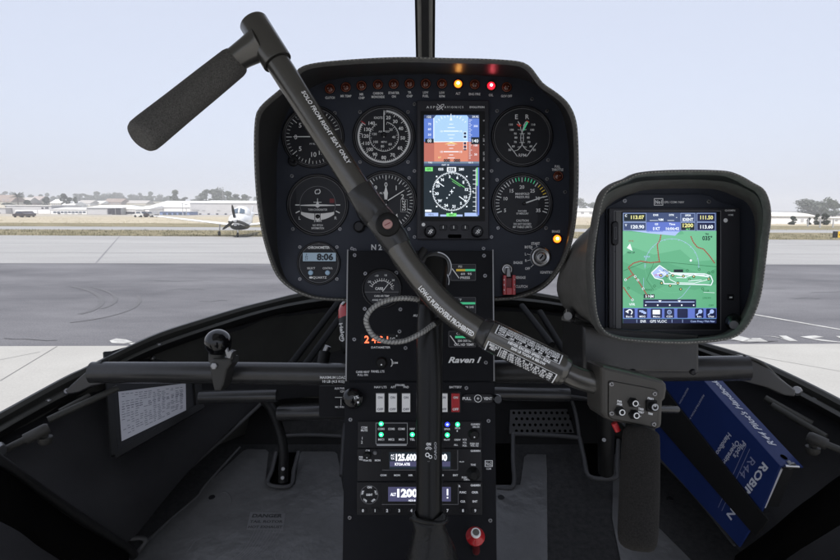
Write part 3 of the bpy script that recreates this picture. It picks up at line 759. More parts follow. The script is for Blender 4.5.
# small strip gauges
for (x0, y0, x1, y1, l1, l2, l3, mt) in [(450, 264, 476, 281.4, 'PSI', '60  95', 'PRESS', 'yellow_arc'), (450, 297, 476, 314, '°F', '75  180 245', 'TEMP', 'green_arc'), (448, 330.6, 476, 347.6, 'CYL', '200 350 500', 'CYL HD TEMP.', 'green_arc')]:
    p = pen(CF); p.box(x0, y0, x1, y1, 2.6, 3.6, 'dial_black', 2, .3)
    p.frame(x0+.6, y0+.6, x1-.6, y1-.6, .3, 3.7, 'print_mid')
    xm = (x0+x1)/2+3
    p.rect(xm-10, y0+5.4, xm-1, y0+7.6, 3.75, mt); p.rect(xm-1, y0+5.4, xm+9, y0+7.6, 3.75, 'green_arc')
    p.text(xm-6, y0+3, l1, 2.2, h=3.75); p.text(xm, y0+10.2, l2, 2.0, W=15 if len(l2) > 7 else 11, h=3.75, bold=.03); p.text(xm-1, y0+14, l3, 2.3, W=9.5 if len(l3) < 7 else 20, h=3.75, bold=.03)
    p.line(x0+2, y0+5, x0+9, y0+14.6, .9, 3.8, 'print')
    o = p.mb.build('strip_gauge', con)
# red digital meter
p = pen(CF); p.box(361, 334, 400, 344.6, 2.6, 3.4, 'black', .8)
emat('led_red', (1, .13, .05), 2.2)
p.text(367, 339.4, '2', 7, m='led_red', h=3.5, W=4.6, bold=.02); p.text(374.2, 339.4, '4', 7, m='led_red', h=3.5, W=4.6); p.text(380.6, 339.4, '.2', 6.4, m='led_red', h=3.5, W=6); p.text(387.6, 339.6, '1', 6.4, m='led_red', h=3.5)
p.text(392.6, 339.4, '°C', 3.4, h=3.5); p.text(396.8, 336, '+', 2.4, h=3.5)
p.mb.build('digital_meter', con)
def knob(F, x, y, r, parent, h0=2.6, H=9, m='rubber', name='knob', dot=True):
    q = pen(F); q.lathe(x, y, [(r*1.12, h0), (r*1.12, h0+1), (r, h0+1.6), (r*.93, h0+H-1), (r*.78, h0+H)], m, 28)
    if dot: q.disc(x, y+r*.35, r*.16, h0+H+.1, 'print', 8)
    return q.mb.build(name, parent)
knob(CF, 382, 362.6, 5.2, con, 3)
q = pen(CF); q.lathe(354, 397.5, [(6, 2), (6, 8), (10, 10), (10.4, 14), (9.6, 18), (7, 21.4), (3.5, 23), (.05, 23.4)], 'gloss_black', 36); q.mb.build('pull_knob', con)
q = pen(CF); q.text(358.6, 395.6, '1%', 3.0, h=23.6, rot=15); q.disc(360, 400.6, 1.0, 23.0, 'print'); q.mb.build('knob_marking', con)
# rocker switches
def rocker(x, m, lab, w=4.1, tm='ink'):
    q = pen(CF); q.box(x-w-1.6, 391, x+w+1.6, 413, 2.3, 3.6, 'bezel', 1, .4)
    o = q.mb.build('rocker_switch', con)
    q = pen(CF)
    a = q.F
    q.slab([(x-w, 393), (x+w, 393), (x+w, 411.4), (x-w, 411.4)], 3.4, 7.6, m, .7)
    q.text(x, 397, 'ON', 2.2, m=tm, h=7.75, W=4.6, bold=.03); q.text(x, 408.6, 'OFF', 2.2, m=tm, h=7.75, W=6, bold=.03)
    q.mb.build('rocker', o)
    return o
for x in (380.6, 393, 406.2, 443.2): rocker(x, 'white_plastic', '')
rocker(455.2, 'red_paint', '', tm='print')['label'] = 'red battery rocker switch'
# vent pull
q = pen(CF); q.box(462, 393.6, 493, 402.6, 2.3, 5, 'bezel', 4, .8)
q.text(466.6, 398.2, 'PULL', 2.7, h=5.1, W=8.6, bold=.03, align='c'); q.text(487.4, 398.2, 'VENT', 2.7, h=5.1, W=8.6, bold=.03); q.ring(477.6, 398.2, 3.2, 3.8, 5.1, 'print'); q.text(477.6, 398.2, '+', 4, h=5.1)
q.lathe(496.5, 398.6, [(4.6, 2), (4.6, 12), (3.6, 14)], 'gloss_black', 24)
q.mb.build('vent_pull', con)
# audio panel
p = pen(CF); p.box(358.2, 421, 481, 447.4, 2, 4.6, 'bezel', .6, .4)
h = 4.75
p.frame(376, 422.4, 407.6, 443.6, .4, h, 'print_dim'); p.rect(377, 443.8, 406.6, 445.2, h, 'print_dim')
p.text(364.6, 427, 'COM', 2, h=h, W=6, bold=.03); p.text(364.6, 429.8, 'MUTE', 2, h=h, W=6.6, bold=.03); p.text(362.6, 437.6, '1', 2.6, h=h); p.text(362.2, 441.6, '2', 2.6, h=h)
for i, t in enumerate(['COM1', 'COM2', 'COM3', 'NAV']): p.text([381.4, 391.6, 401.6, 412.4][i], 428.4, t, 2.0, h=h, W=6.6 if i < 3 else 5, bold=.03)
for i, t in enumerate(['MIC1', 'MIC2', 'MIC3', 'TEL']): p.text([381.4, 391.6, 401.8, 412.4][i], 438.9, t, 2.0, h=h, W=5.8 if i < 3 else 5, bold=.03)
for x, y, t, w in [(447, 428.6, 'SPKR', 6), (457.4, 427.6, 'MUS', 5), (457, 430.4, '1', 1), (446.8, 439.2, 'PILOT', 6), (457.2, 439.2, 'CREW', 6.4), (455.6, 444.2, 'ALL', 4), (464.4, 439, 'ICS', 4), (464.4, 442, 'VOL', 4), (464.4, 444.8, 'SQL', 4.4), (475, 423.8, 'GARMIN', 9), (475.6, 426.4, 'GMA 350', 7), (474, 443, 'PUSH ON', 8.6), (474, 445, 'VOL SQ', 8)]: p.text(x, y, t, 1.7, h=h, W=w, bold=.03)
o = p.mb.build('audio_panel', con)
for x, y, m in [(381.4, 423.4, 'green_lit'), (381.4, 434.1, 'green_lit'), (412.4, 434.1, 'green_lit'), (447.2, 424, 'blue_lit'), (457.4, 424, 'green_lit'), (447.2, 434.5, 'green_lit')]:
    q = pen(CF); q.lathe(x, y, [(2.3, 4.6), (1.9, 5.3), (.05, 5.7)], m, 16); q.lathe(x, y, [(.9, 5.5), (.05, 6.0)], m.replace('lit', 'core'), 12); q.mb.build('indicator_light', o)
knob(CF, 473.4, 433.8, 4.8, o, 4.6, 9)
# com radio
p = pen(CF); p.box(357.8, 448.2, 481.4, 480.2, 2, 4.8, 'bezel', .6, .4); h = 4.95
p.rect(357.8+24, 448.9, 457.4, 469, h, 'black'); p.line(382.4, 469.2, 457.4, 469.2, .5, h+.05, 'print_mid'); p.line(457.4, 449.4, 457.4, 469.2, .5, h+.05, 'print_mid')
for x, y, t, w in [(368, 448.9+1, 'COM', 4), (361.4, 456.4, 'PWR', 4), (361.4, 458.6, 'VOL', 4), (367.8, 459.6, 'PUSH SQ', 8), (377.8, 459.6, 'MON', 5.4), (383.6, 474.4, 'COM', 6), (397.2, 474.4, 'MON', 6), (410.8, 474.4, 'MR', 4.4), (442.8, 474.4, 'X', 2), (455.2, 474.4, 'ENT', 5), (461.4, 461, '<->', 5), (475, 450.2, 'GARMIN', 9.6), (472.8, 464, 'TUNE', 5), (464, 476.6, 'PUSH', 5), (466.4, 478.6, 'CURSOR', 6)]: p.text(x, y, t, 1.7, h=h, W=w, bold=.04)
o = p.mb.build('com_radio', con)
q = pen(CF); q.rect(389.6, 451.4, 450.4, 468, h+.1, 'sc_bk'); emat('sc_violet', (.055, .055, .115), .9); emat('sc_txt', (.85, .87, .95), 1.15)
q.rect(390, 460.6, 450, 465.8, h+.15, 'sc_violet'); q.text(392.8, 454.6, 'AC', 2, m='sc_txt', h=h+.2); q.text(392.8, 457.8, 'TX', 2, m='sc_txt', h=h+.2)
q.text(406.2, 456.6, '125.600', 6, m='sc_txt', h=h+.2, W=20.5, bold=.05); q.text(402.6, 463.4, 'KTOA ATIS', 2.4, m='sc_txt', h=h+.2, W=15, bold=.03)
q.text(437, 456.6, '118.00', 6, m='sc_txt', h=h+.2, W=20, bold=.05); q.text(436, 463.4, 'STBY', 2.4, m='sc_txt', h=h+.2)
q.mb.build('screen', o)
knob(CF, 367.8, 454.6, 3.6, o, 4.6, 8); knob(CF, 375.4, 452.2, 1.8, o, 4.6, 3, 'print_mid', 'button', False); knob(CF, 472.6, 473, 6, o, 4.6, 6, dot=False); knob(CF, 472.6, 473, 4.2, o, 10, 7, dot=False)
# transponder
p = pen(CF); p.box(357.4, 481.4, 481.8, 514, 2, 4.8, 'bezel', .6, .4); h = 4.95
p.rect(382, 482.4, 458, 503.4, h, 'black'); p.line(382, 503.4, 458, 503.4, .5, h+.05, 'print_mid'); p.line(458, 483, 458, 503.4, .5, h+.05, 'print_mid')
p.ring(369.6, 493.8, 8.6, 9, h, 'print_mid')
o = p.mb.build('transponder', con)
q = pen(CF)
for x, y, t, w in [(369.8, 486.4, 'ON', 4.6), (369.8, 493.8, 'IDENT', 6.2), (475, 484.4, 'GARMIN', 9.6), (459.4, 485.2, 'R', 2), (462.6, 491.4, 'FUNC', 6.6), (474.6, 491.4, 'CRSR', 6.6), (462.6, 500.4, 'CLR', 5), (474.6, 500.4, 'ENT', 5)]: q.text(x, y, t, 1.9, h=h, W=w, bold=.05)
for a in (-72, 72, 144, 216):
    x, y = 369.6 + 6.9*sin(radians(a)), 493.8 - 6.9*cos(radians(a)); q.text(x, y, 'ALT' if a == 72 else 'VFR', 1.8, rot=-a if abs(a) < 90 else 180-a, h=h, W=4.6, bold=.05)
q.mb.build('lettering', o)
for i, x in enumerate([363.4, 375.4, 387.4, 399.4, 411.4, 423.4, 435, 447.4, 462.6, 474.8]):
    q = pen(CF); q.box(x-4, 506.6, x+4, 512, 4.6, 5.8, 'bezel', 2, .5); q.text(x, 509.3, ['0', '1', '2', '3', '4', '5', '6', '7', '8', '9'][i], 2.6, h=5.95, bold=.05); q.mb.build('key', o)
q = pen(CF); q.rect(388.4, 486, 450.6, 500.4, h+.1, 'sc_violet'); q.text(393.4, 493.4, 'ALT', 2.8, m='sc_txt', h=h+.2, W=5.6, bold=.04); q.text(407.6, 492, '1200', 7.2, m='sc_txt', h=h+.2, W=20.5, bold=.05); q.text(412, 499.4, 'ADS-B', 1.8, m='sc_txt', h=h+.2); q.rect(446.6, 488, 448, 494.4, h+.2, 'sc_txt'); q.rect(446.6, 496, 448, 497.4, h+.2, 'sc_txt'); q.mb.build('screen', o)
# red mixture knob
q = pen(CF)
q.lathe(476, 551, [(5, 0), (5, 3), (4, 4)], 'bezel', 20)
o = q.mb.build('mixture_control', con)
a, b = CF.loc(476, 551); base = CF.w(a, b, .002); tip = P(475.4, 536, .60)
mb = MB(); dirn = (tip-base).normalized(); sd = .6/560
profile_rod(mb, base, tip, [(0, 4*sd), (.9, 4.2*sd), (.901, 5.5*sd), (1, 5.5*sd)], 'red_dark', 24)
ax = (UP*.75 - FW*.66).normalized()
profile_rod(mb, tip - ax*.008, tip + ax*.006, [(0, 6.4*sd), (.3, 9.2*sd), (.5, 9.6*sd), (.6, 9.4*sd), (.75, 5.6*sd), (1, 5.2*sd)], 'red_paint', 36)
profile_rod(mb, tip + ax*.0058, tip + ax*.0085, [(0, 5.0*sd), (1, 4.6*sd)], 'white_plastic', 30)
profile_rod(mb, tip + ax*.008, tip + ax*.0088, [(0, 3.4*sd), (1, 3.3*sd)], 'steel_dull', 30)
mb.build('red_knob', o)
# placard and breaker plate beside the console
p = pen(Frame(P(335, 400, .755), RT, UP))
p.box(319, 386, 352, 417, -2, 0, 'console_paint', 2, .4)
p.text(339.6, 388.4, 'AUX PWR', 2.1, W=10, h=.3); p.text(342.6, 391.4, '12V', 2.1, h=.3); p.line(335, 397.4, 345, 397.4, .5, .3, 'print'); p.line(341, 399, 341, 405.6, .4, .3, 'print'); p.text(339.6, 407, 'MIC PHN', 1.9, W=8.6, h=.3)
p.mb.build('jack_plate', con)
# ================================================================== MAP DISPLAY POD
GF = camframe(.645)
pod = thing('map_display', 'green moving map touch screen in its own stitched vinyl hood right of the main panel', 'navigation display', P(675, 345, .66))
g_rim = [(675, 345.5), (640, 343.6), (617, 340.5), (602, 333), (594.5, 316.6), (591, 286), (590, 260), (593.6, 231), (600.5, 197), (611, 183.5), (627, 176.5), (640, 171), (675, 168.4), (723, 169), (741, 173.6), (754, 181), (766, 188.5), (772, 203), (773, 220), (770.5, 240), (768, 262), (763, 296), (754, 320), (742, 335), (727, 341.5), (700, 344.6)]
g_face = [(675, 340), (625, 338), (607, 332), (600, 320), (598, 290), (599, 250), (602, 220), (606, 202), (622, 194), (640, 190), (675, 189), (710, 190), (738, 196), (752, 206), (757, 225), (757, 260), (754, 295), (748, 318), (738, 332), (715, 339)]
g_back = [(675, 322), (625, 325), (590, 322), (568, 312), (557, 292), (560, 270), (572, 245), (592, 228), (630, 222), (675, 221), (722, 223), (736, 240), (737, 270), (730, 300), (712, 318)]
N2 = 140; C2 = (675, 258)
rc2 = polar_ring(g_rim, *C2, N2); fc2 = polar_ring(g_face, *C2, N2); bc2 = polar_ring(g_back, *C2, N2)
d2 = .575
def sh2(q): return shr(rc2, q, *C2)
mb = MB()
R0 = [P(*p, .76) for p in bc2]; R2 = atdepth(rc2, d2, .59)
R1 = [a*.45+b*.55 + (b-P(*C2, .66)).normalized()*.004 for a, b in zip(R0, R2)]
mat('vinyl_pod', (.155, .152, .144), .5, bump=.7, bscale=650, var=.18, vscale=60, spec=.5)
loft(mb, [R0, R1, R2], 'vinyl_pod', True, True, True)
e = [R2, atdepth(shr(rc2, .4, *C2), d2, .580), atdepth(sh2(1.3), d2, .576), atdepth(sh2(2.8), d2, .5745), atdepth(sh2(4.2), d2, .576), atdepth(sh2(5.2), d2, .584)]
loft(mb, e, 'vinyl_edge', True, True, True)
I0 = e[-1]; I1 = [P(*p, .648) for p in shr(fc2, -2, *C2)]
loft(mb, [I0, [a*.5+b*.5 + (a-P(*C2, .61)).normalized()*.002 for a, b in zip(I0, I1)], I1], 'vinyl', True, True, True)
gh = mb.build('display_hood', pod)
mb = MB(); ss = [tuple(v) for v in atdepth(sh2(3.0), d2, .5742)]; st = resample(ss + [ss[0]], 361)
for i in range(0, 360, 2):
    a = Vector(st[i]); b = Vector(st[i+1]); rod(mb, a, a+(b-a)*.9, .0005, 'thread', 5)
mb.build('stitching', gh)
p = pen(GF)
p.slab(polar_ring(g_face, *C2, 80, shrink=-3), -3, 0, 'panel_paint')
p.mb.build('mounting_plate', pod)
p = pen(GF)
p.slab([(605, 336), (605, 207.5), (613, 204), (622, 199), (628, 195.6), (636, 194.6), (700, 194.6), (709, 196), (714, 200), (722, 203.5), (733, 206), (736.5, 212), (736.5, 336)], 0, 4, 'panel_paint', .8)
p.frame(652.4, 198.8, 661.6, 206, .7, 4.2, 'print'); p.text(657, 202.4, 'No1', 3.4, W=6.6, h=4.2, bold=.03); p.text(672.4, 202.6, 'GPS / COM / NAV', 2.1, W=20, h=4.2)
p.box(606.4, 209, 735.6, 334.6, 4, 9, 'unit_grey', 1.5, .8)
p.slab([(618.4, 329), (618.4, 213), (715, 213), (715, 329)], 9, 10.2, 'bezel', .4)
mat('bezel_side', (.09, .09, .09), .4)
p.rect(613, 212, 619, 327.5, 9.6, 'bezel_side', 1)
p.frame(611, 211.6, 716.6, 329.4, .7, 9.7, 'print_mid')
p.text(725.6, 211.4, 'GARMIN', 1.8, W=10, h=9.2); p.text(726.4, 215.8, 'HOME', 1.7, h=9.2, W=5)
p.disc(721.2, 221.2, 2.1, 9.3, 'print')
p.disc(611.4, 325.4, 1.1, 9.4, 'hole'); p.disc(664.5, 333.6, 1.1, 9.4, 'hole'); p.disc(611.8, 252, .8, 9.4, 'hole')
p.box(723, 294, 729, 300, 9, 10, 'bezel', .6, .3); p.rect(724.6, 296.4, 727.4, 297.8, 10.1, 'print')
o = p.mb.build('display_unit', pod)
q = pen(GF); q.box(608.6, 222, 615, 246, 9, 12.4, 'bezel', 3, 1.5); q.frame(611, 228, 613, 240, .3, 12.5, 'print_mid'); q.mb.build('card_door', o)
for x, y in ((623.4, 201.4), (707, 202.2)): screw(GF, x, y, o, 2.2, h0=3.6)
a, b = GF.loc(729.5, 320.5); base = GF.w(a, b, .008)
mb = MB(); tip = P(734, 325, .60); k = .62/560
profile_rod(mb, base, tip, [(0, 8*k), (.3, 8*k), (.42, 7.4*k), (.45, 5.2*k), (.95, 5.0*k), (1, 4.2*k)], 'bezel', 28); profile_rod(mb, tip, tip+(tip-base)*.02, [(0, 4.1*k), (1, 4*k)], 'print_mid', 24)
mb.build('knob', o)
# map screen
q = pen(GF); h = 10.3
q.rect(619.6, 213.6, 711.6, 322.6, h, 'sc_map')
q.poly([(619.6, 232), (668, 236), (711.6, 231), (711.6, 260), (690, 262), (676, 250), (650, 255), (630, 248), (619.6, 256)], h+.03, 'sc_map_lt')
q.poly([(619.6, 262), (640, 270), (660, 262), (700, 275), (711.6, 268), (711.6, 284), (690, 290), (664, 284), (640, 296), (619.6, 285)], h+.03, 'sc_map_dk')
q.rect(619.6, 213.6, 711.6, 231.6, h+.06, 'sc_dim'); q.rect(643, 223, 676, 232.6, h+.08, 'sc_blue'); q.poly([(628, 231.6), (676, 231.6), (671, 236.4), (645, 234)], h+.08, 'sc_bluelt')
q.poly([(678, 231.6), (711.6, 231.6), (711.6, 233.6), (680, 235)], h+.08, 'sc_map_lt')
def cell(x0, y0, x1, y1, m, fr='sc_bluelt'): q.rect(x0, y0, x1, y1, h+.1, m); q.frame(x0, y0, x1, y1, .35, h+.13, fr)
cell(620, 214.2, 642.6, 222.6, 'sc_bk'); cell(620, 223.2, 642.6, 231.4, 'sc_dim'); cell(676.4, 214.2, 690.6, 222.6, 'sc_dim'); cell(676.4, 223.2, 690.6, 231.4, 'sc_bk'); cell(692.4, 214.2, 710.6, 222.6, 'sc_navy'); cell(692.4, 223.2, 710.6, 231.4, 'sc_navy')
for x, y, t, w, H, m in [(634, 218.2, '113.07', 13, 3.4, 'sc_yel'), (634, 227.6, '120.90', 13, 3.2, 'sc_white'), (622.6, 216.6, 'C', 2, 2.4, 'sc_white'), (622.6, 226, 'V', 2, 2.4, 'sc_white'), (652, 216, 'DIS', 5, 1.8, 'sc_white'), (657, 220.6, 'NM', 4.6, 2.2, 'sc_white'), (667.6, 216, 'DTK', 5, 1.8, 'sc_white'), (672.4, 219, '°', 1.4, 1.4, 'sc_white'), (652.6, 225, 'GS', 3.4, 1.8, 'sc_white'), (652.6, 229.4, '0 KT', 7, 3.0, 'sc_white'), (668, 225, 'Time', 6, 1.9, 'sc_white'), (668.4, 229.4, '16:06:42', 13, 2.6, 'sc_white'), (683.6, 216.4, 'XPDR', 6, 1.8, 'sc_white'), (683.6, 220.4, 'IDENT', 10.6, 2.8, 'sc_white'), (683.6, 226.2, '1200', 10.4, 3.6, 'sc_yel'), (683.6, 230, 'ALT', 4.4, 1.6, 'sc_green'), (702, 218.4, '111.50', 12.6, 3.6, 'sc_yel'), (702, 227.6, '113.60', 12.6, 3.4, 'sc_white'), (702.6, 238.8, '035°', 9.8, 4.0, 'sc_bk'), (702.4, 234.8, 'TRK', 4, 1.6, 'sc_bk')]:
    q.text(x, y, t, H, m=m, h=h+.2, W=w, bold=.03)
q.line(646, 221.4, 654, 221.4, .4, h+.2, 'sc_white'); q.line(663.4, 221.4, 670, 221.4, .4, h+.2, 'sc_white')
cx, cy = 667.8, 266
q.ring(cx, cy, 26.4, 26.75, h+.1, 'sc_bluelt', -95, 95, 80); q.ring(cx, cy, 26.4, 26.65, h+.1, 'sc_map_lt', 95, 265, 60)
for a in range(-90, 91, 15): q.tick(cx, cy, 25.4, 27, a, .35, h+.12, 'sc_bluelt')
def road(pts, m='sc_brown', w=.85): q.pline(pts, w, h+.12, m)
def dots(pts, m='sc_brown', st=2.0, r=.75):
    L = resample([(x, y, 0) for x, y in pts], max(2, int(sum((Vector(pts[i+1])-Vector(pts[i])).length for i in range(len(pts)-1))/st)))
    for k in L: q.disc(k[0], k[1], r, h+.16, m, 6)
R = [[(657, 236), (656, 241), (653.4, 245), (654.6, 256), (655.6, 262)], [(655.8, 262), (647, 263), (637, 261.4), (630, 263.4), (625, 267.6), (628, 272.4), (631.6, 277), (636, 283), (640.4, 290), (643.6, 295.6)], [(686.6, 237.4), (689, 243), (693, 247.8), (699, 249.6), (704.6, 256), (709.6, 263)], [(620.4, 287.6), (624, 293), (629, 299.6)], [(628.6, 275.4), (622, 280)]]
for r_ in R: road(r_); dots(r_)
road([(620, 271), (640, 263), (664, 262.6), (711.6, 267)], 'sc_line', .45); road([(650, 263), (643, 280), (650, 290)], 'sc_line', .35); road([(686, 286), (678, 296), (672, 300)], 'sc_bluelt', .35); road([(699, 292), (710, 292.6)], 'sc_white', .35); road([(640, 278), (640, 290)], 'sc_bluelt', .3)
for x, y in ((631.6, 276.6), (634.4, 280), (639.6, 288.6), (629, 299.6), (622.2, 279.8)): q.disc(x, y, 1.2, h+.2, 'sc_white', 10); q.disc(x, y, .7, h+.25, 'sc_line', 10)
q.poly([(662, 275), (664, 279.6), (672, 283), (704, 284), (706, 280), (703, 276.4), (690, 275)], h+.27, 'sc_map_lt')
q.pline([(655, 270), (662, 276), (668, 273.6), (682, 277), (690, 274.6), (704, 276.4)], .7, h+.31, 'sc_white'); q.pline([(653, 274), (660, 272), (664, 277)], .7, h+.31, 'sc_white')
q.pline([(660, 283.6), (700, 284.6), (706.4, 285), (708, 281), (706, 276), (700, 274), (667, 273), (660, 268.6), (655.6, 265.6), (647.6, 273), (651, 278), (659, 280), (660, 283.6)], .9, h+.3, 'sc_white')
q.pline([(664, 274), (666, 279.6), (672, 282.6), (690, 283), (702, 280), (704, 277), (690, 275.2)], .55, h+.3, 'sc_white')
q.poly([(648, 273), (655.6, 266.6), (661, 270), (665, 273), (658, 278), (652, 278)], h+.28, 'sc_bluelt')
q.line(668, 274.2, 700, 275.6, 1.2, h+.32, 'sc_white'); q.line(672, 277.6, 682, 277.8, .8, h+.32, 'sc_white'); q.line(684, 281, 697, 280, .6, h+.32, 'sc_white')
q.rect(669.6, 269.6, 678.8, 272.4, h+.34, 'sc_bk'); q.text(662, 270.6, 'KTOA', 2, m='sc_bk', h=h+.36, W=6); q.text(654, 275, 'H A', 2, m='sc_mag', h=h+.36, W=6)
for x, y in ((663, 276), (668.6, 275.6), (679, 276.2), (689.2, 276.6), (704, 279), (657.6, 283), (666, 285.6), (673.6, 283), (676.4, 289), (657, 275.6)): q.disc(x, y, 1.5, h+.36, 'sc_bk', 10); q.disc(x, y, .7, h+.4, 'sc_yel', 8)
for x, y in ((683, 270.6), (694.6, 269.6), (650.6, 286), (698, 288.6), (708, 272), (704, 273), (625, 288), (685, 279.4)): q.ring(x, y, .8, 1.3, h+.3, 'sc_line')
for x, y, t, w in [(643.4, 257, 'KLAX', 6), (644, 289.6, 'TORRANCE', 9), (701.4, 290.6, 'KLGB', 6), (702, 297.6, 'LONG BCH', 8), (706.4, 305, 'OFF', 5), (686.8, 261, '', 1)]:
    if t: q.text(x, y, t, 1.8, m='sc_bluelt' if y < 260 else 'sc_line', h=h+.3, W=w)
q.disc(686.4, 260.8, 1.2, h+.3, 'sc_white', 8)
q.poly([(626.6, 244), (623.4, 248.4), (629, 251.4)], h+.3, 'sc_white'); q.text(627.4, 253, 'TRK UP', 1.8, m='sc_bk', h=h+.3, W=8); q.text(627.6, 241.6, '29.92', 1.6, m='sc_brown', h=h+.3)
q.rect(640, 294, 643, 298, h+.3, 'sc_bk'); q.rect(643.6, 294, 646.4, 298, h+.3, 'sc_bk'); q.rect(647.2, 294, 650.6, 298, h+.3, 'sc_bk'); q.text(645.6, 296, '5 NM', 2.6, m='sc_white', h=h+.33, W=8)
q.rect(639.6, 299, 691.6, 307, h+.3, 'sc_navy'); q.frame(639.6, 299, 691.6, 307, .35, h+.33, 'sc_dim'); q.line(641.6, 301.6, 690, 301.6, .8, h+.35, 'sc_bluelt'); q.poly([(654.4, 300), (657.6, 300), (656, 302)], h+.4, 'sc_white'); q.poly([(673.4, 300), (676.6, 300), (675, 302)], h+.4, 'sc_white')
for i in range(5): q.disc(642+i*11.8, 304.8, .8, h+.36, 'sc_white', 8)
q.text(628.6, 304, 'VFR', 2.4, m='sc_white', h=h+.3, W=6)
q.rect(619.6, 307.6, 711.6, 318, h+.3, 'sc_blue')
icons = [(620.6, 631.2, 'Back'), (634, 643.4, 'MSG'), (647, 658, 'Menu'), (660.4, 670, 'CDI'), (673, 683.4, ''), (690.4, 698.8, 'In'), (701.4, 711.2, 'Out')]
for x0, x1, t in icons:
    q.box(x0, 308.2, x1, 317.4, h+.3, h+.4, 'sc_navy', 1); xm = (x0+x1)/2
    if t: q.text(xm, 315.9, t, 1.9, m='sc_white', h=h+.5, W=min(6.6, len(t)*1.9))
q.rect(648.8, 309.4, 656, 313.8, h+.5, 'sc_white'); q.ring(665.2, 311.6, 1.7, 2.2, h+.5, 'sc_bluelt'); q.ring(665.2, 311.6, .8, 1.2, h+.5, 'sc_bluelt')
q.ring(626.2, 311.6, 1.8, 2.9, h+.5, 'sc_white', -60, 150); q.poly([(621.8, 311), (625, 309), (625, 313)], h+.5, 'sc_white')
for i in range(3): q.rect(635.6+i*2, 309.8+i*.8, 639.6+i*1.4, 311.4+i*1, h+.5+i*.02, 'sc_bluelt')
for x in (695.6, 707): q.disc(x, 311, 2.1, h+.5, 'sc_bluelt', 14); q.line(x-1.4, 312.4, x-4, 314.6, 1.2, h+.5, 'sc_bluelt')
q.rect(619.6, 318.2, 711.6, 322.6, h+.3, 'sc_navy'); q.text(639.6, 320.6, 'ENR', 2.6, m='sc_white', h=h+.4, W=5.6); q.text(654.4, 320.6, 'GPS VLOC', 2.6, m='sc_white', h=h+.4, W=16.6); q.text(698, 320.6, 'Com Freq / Psh Nav', 1.9, m='sc_bluelt', h=h+.4, W=24)
for x in (633, 667.6, 678): q.rect(x, 318.8, x+.4, 322, h+.4, 'sc_bluelt')
q.mb.build('screen', o)
# bracket under the pod
p = pen(camframe(.625))
p.slab([(583, 371), (583, 326), (699.5, 335), (699.5, 373)], -90, 0, 'tube_paint', 3)
for x in (633, 693): p.lathe(x, 372, [(3.2, -2), (3.2, 1), (2, 2)], 'bezel', 12)
p.mb.build('mounting_bracket', pod)
mb = MB()   # fasteners on the pod's left side
b0 = P(570, 313, .70); profile_rod(mb, b0, P(568, 316, .67), [(0, .007), (.5, .007), (.51, .005), (1, .005)], 'steel_dull', 10); profile_rod(mb, P(568, 309, .68), P(569, 314, .675), [(0, .002), (1, .004)], 'steel', 8); profile_rod(mb, P(562, 318, .68), P(574, 321, .68), [(0, .003), (1, .003)], 'steel_dull', 8)
mb.build('clamp_bolt', pod)

# ================================================================== CYCLIC CONTROL
cyc = thing('cyclic_control', 'long bent control stick crossing the panels with a foam grip at each end', 'control stick', P(429, 560, .56))
mb = MB(); k = .60/560
main = ppath([(278, 63, .600), (319, 127.5, .596), (361, 193, .590), (376, 217, .587), (394.5, 241, .584), (405.7, 259.3, .581), (421.8, 280.7, .577), (439, 300.5, .573), (458, 317, .569), (476.5, 329.4, .565), (486, 334, .562)], 10)
main.skin(mb, 12.2*k, 'bar_paint', 36)
def wrapq(t, px, py):
    best = min(range(len(t.p)), key=lambda i: (t.p[i]-P(px, py, (t.p[i]-EYE).dot(FW))).length)
    return t.L[best]
q0 = wrapq(main, 302, 101); q1 = wrapq(main, 346, 170)
main.wrap(mb, 12.6*k, 'SOLO FROM RIGHT SEAT ONLY', q0, .50, 4.2*k, 'print', W=q1-q0, bold=.03)
q0 = wrapq(main, 425, 283.6); q1 = wrapq(main, 478, 329)
main.wrap(mb, 12.6*k, 'LOW-G PUSHOVERS PROHIBITED', q0, -.42, 4.6*k, 'print', W=q1-q0, bold=.04)
bar = mb.build('crossbar', cyc)
mb = MB()
profile_rod(mb, P(359, 189.5, .591), P(378, 218.5, .587), [(0, 13.6*k), (.03, 14*k), (.94, 14*k), (.97, 13.4*k), (1.0, 13.2*k)], 'tube_paint', 36)
mb.build('collar', cyc)
mb = MB()
profile_rod(mb, P(377, 214, .587), P(399, 247, .584), [(0, 13.2*k), (.15, 14.2*k), (.8, 14.2*k), (1, 12.8*k)], 'tube_paint', 36)
profile_rod(mb, P(425, 248, .585), P(417, 262, .585), [(0, 3*k), (.2, 4*k), (1, 4*k)], 'rubber', 14)
mb.build('pivot_clamp', cyc)
p = pen(Frame(P(387.5, 224, .565), RT, UP + RT*.0)); p.lathe(387.5, 224, [(12.4, -16), (12.4, -5), (11.8, -3), (10.6, -1.6), (7, -1.2)], 'rubber', 40)
o = p.mb.build('friction_knob', cyc)
p = pen(camframe(.565)); p.lathe(387.5, 224, [(5.2, -1.4), (5.0, .4), (4.2, .8)], 'screw_pink', 24); p.line(384.6, 225.4, 390.4, 222.6, .9, .9, 'red_dark'); p.mb.build('centre_screw', o)
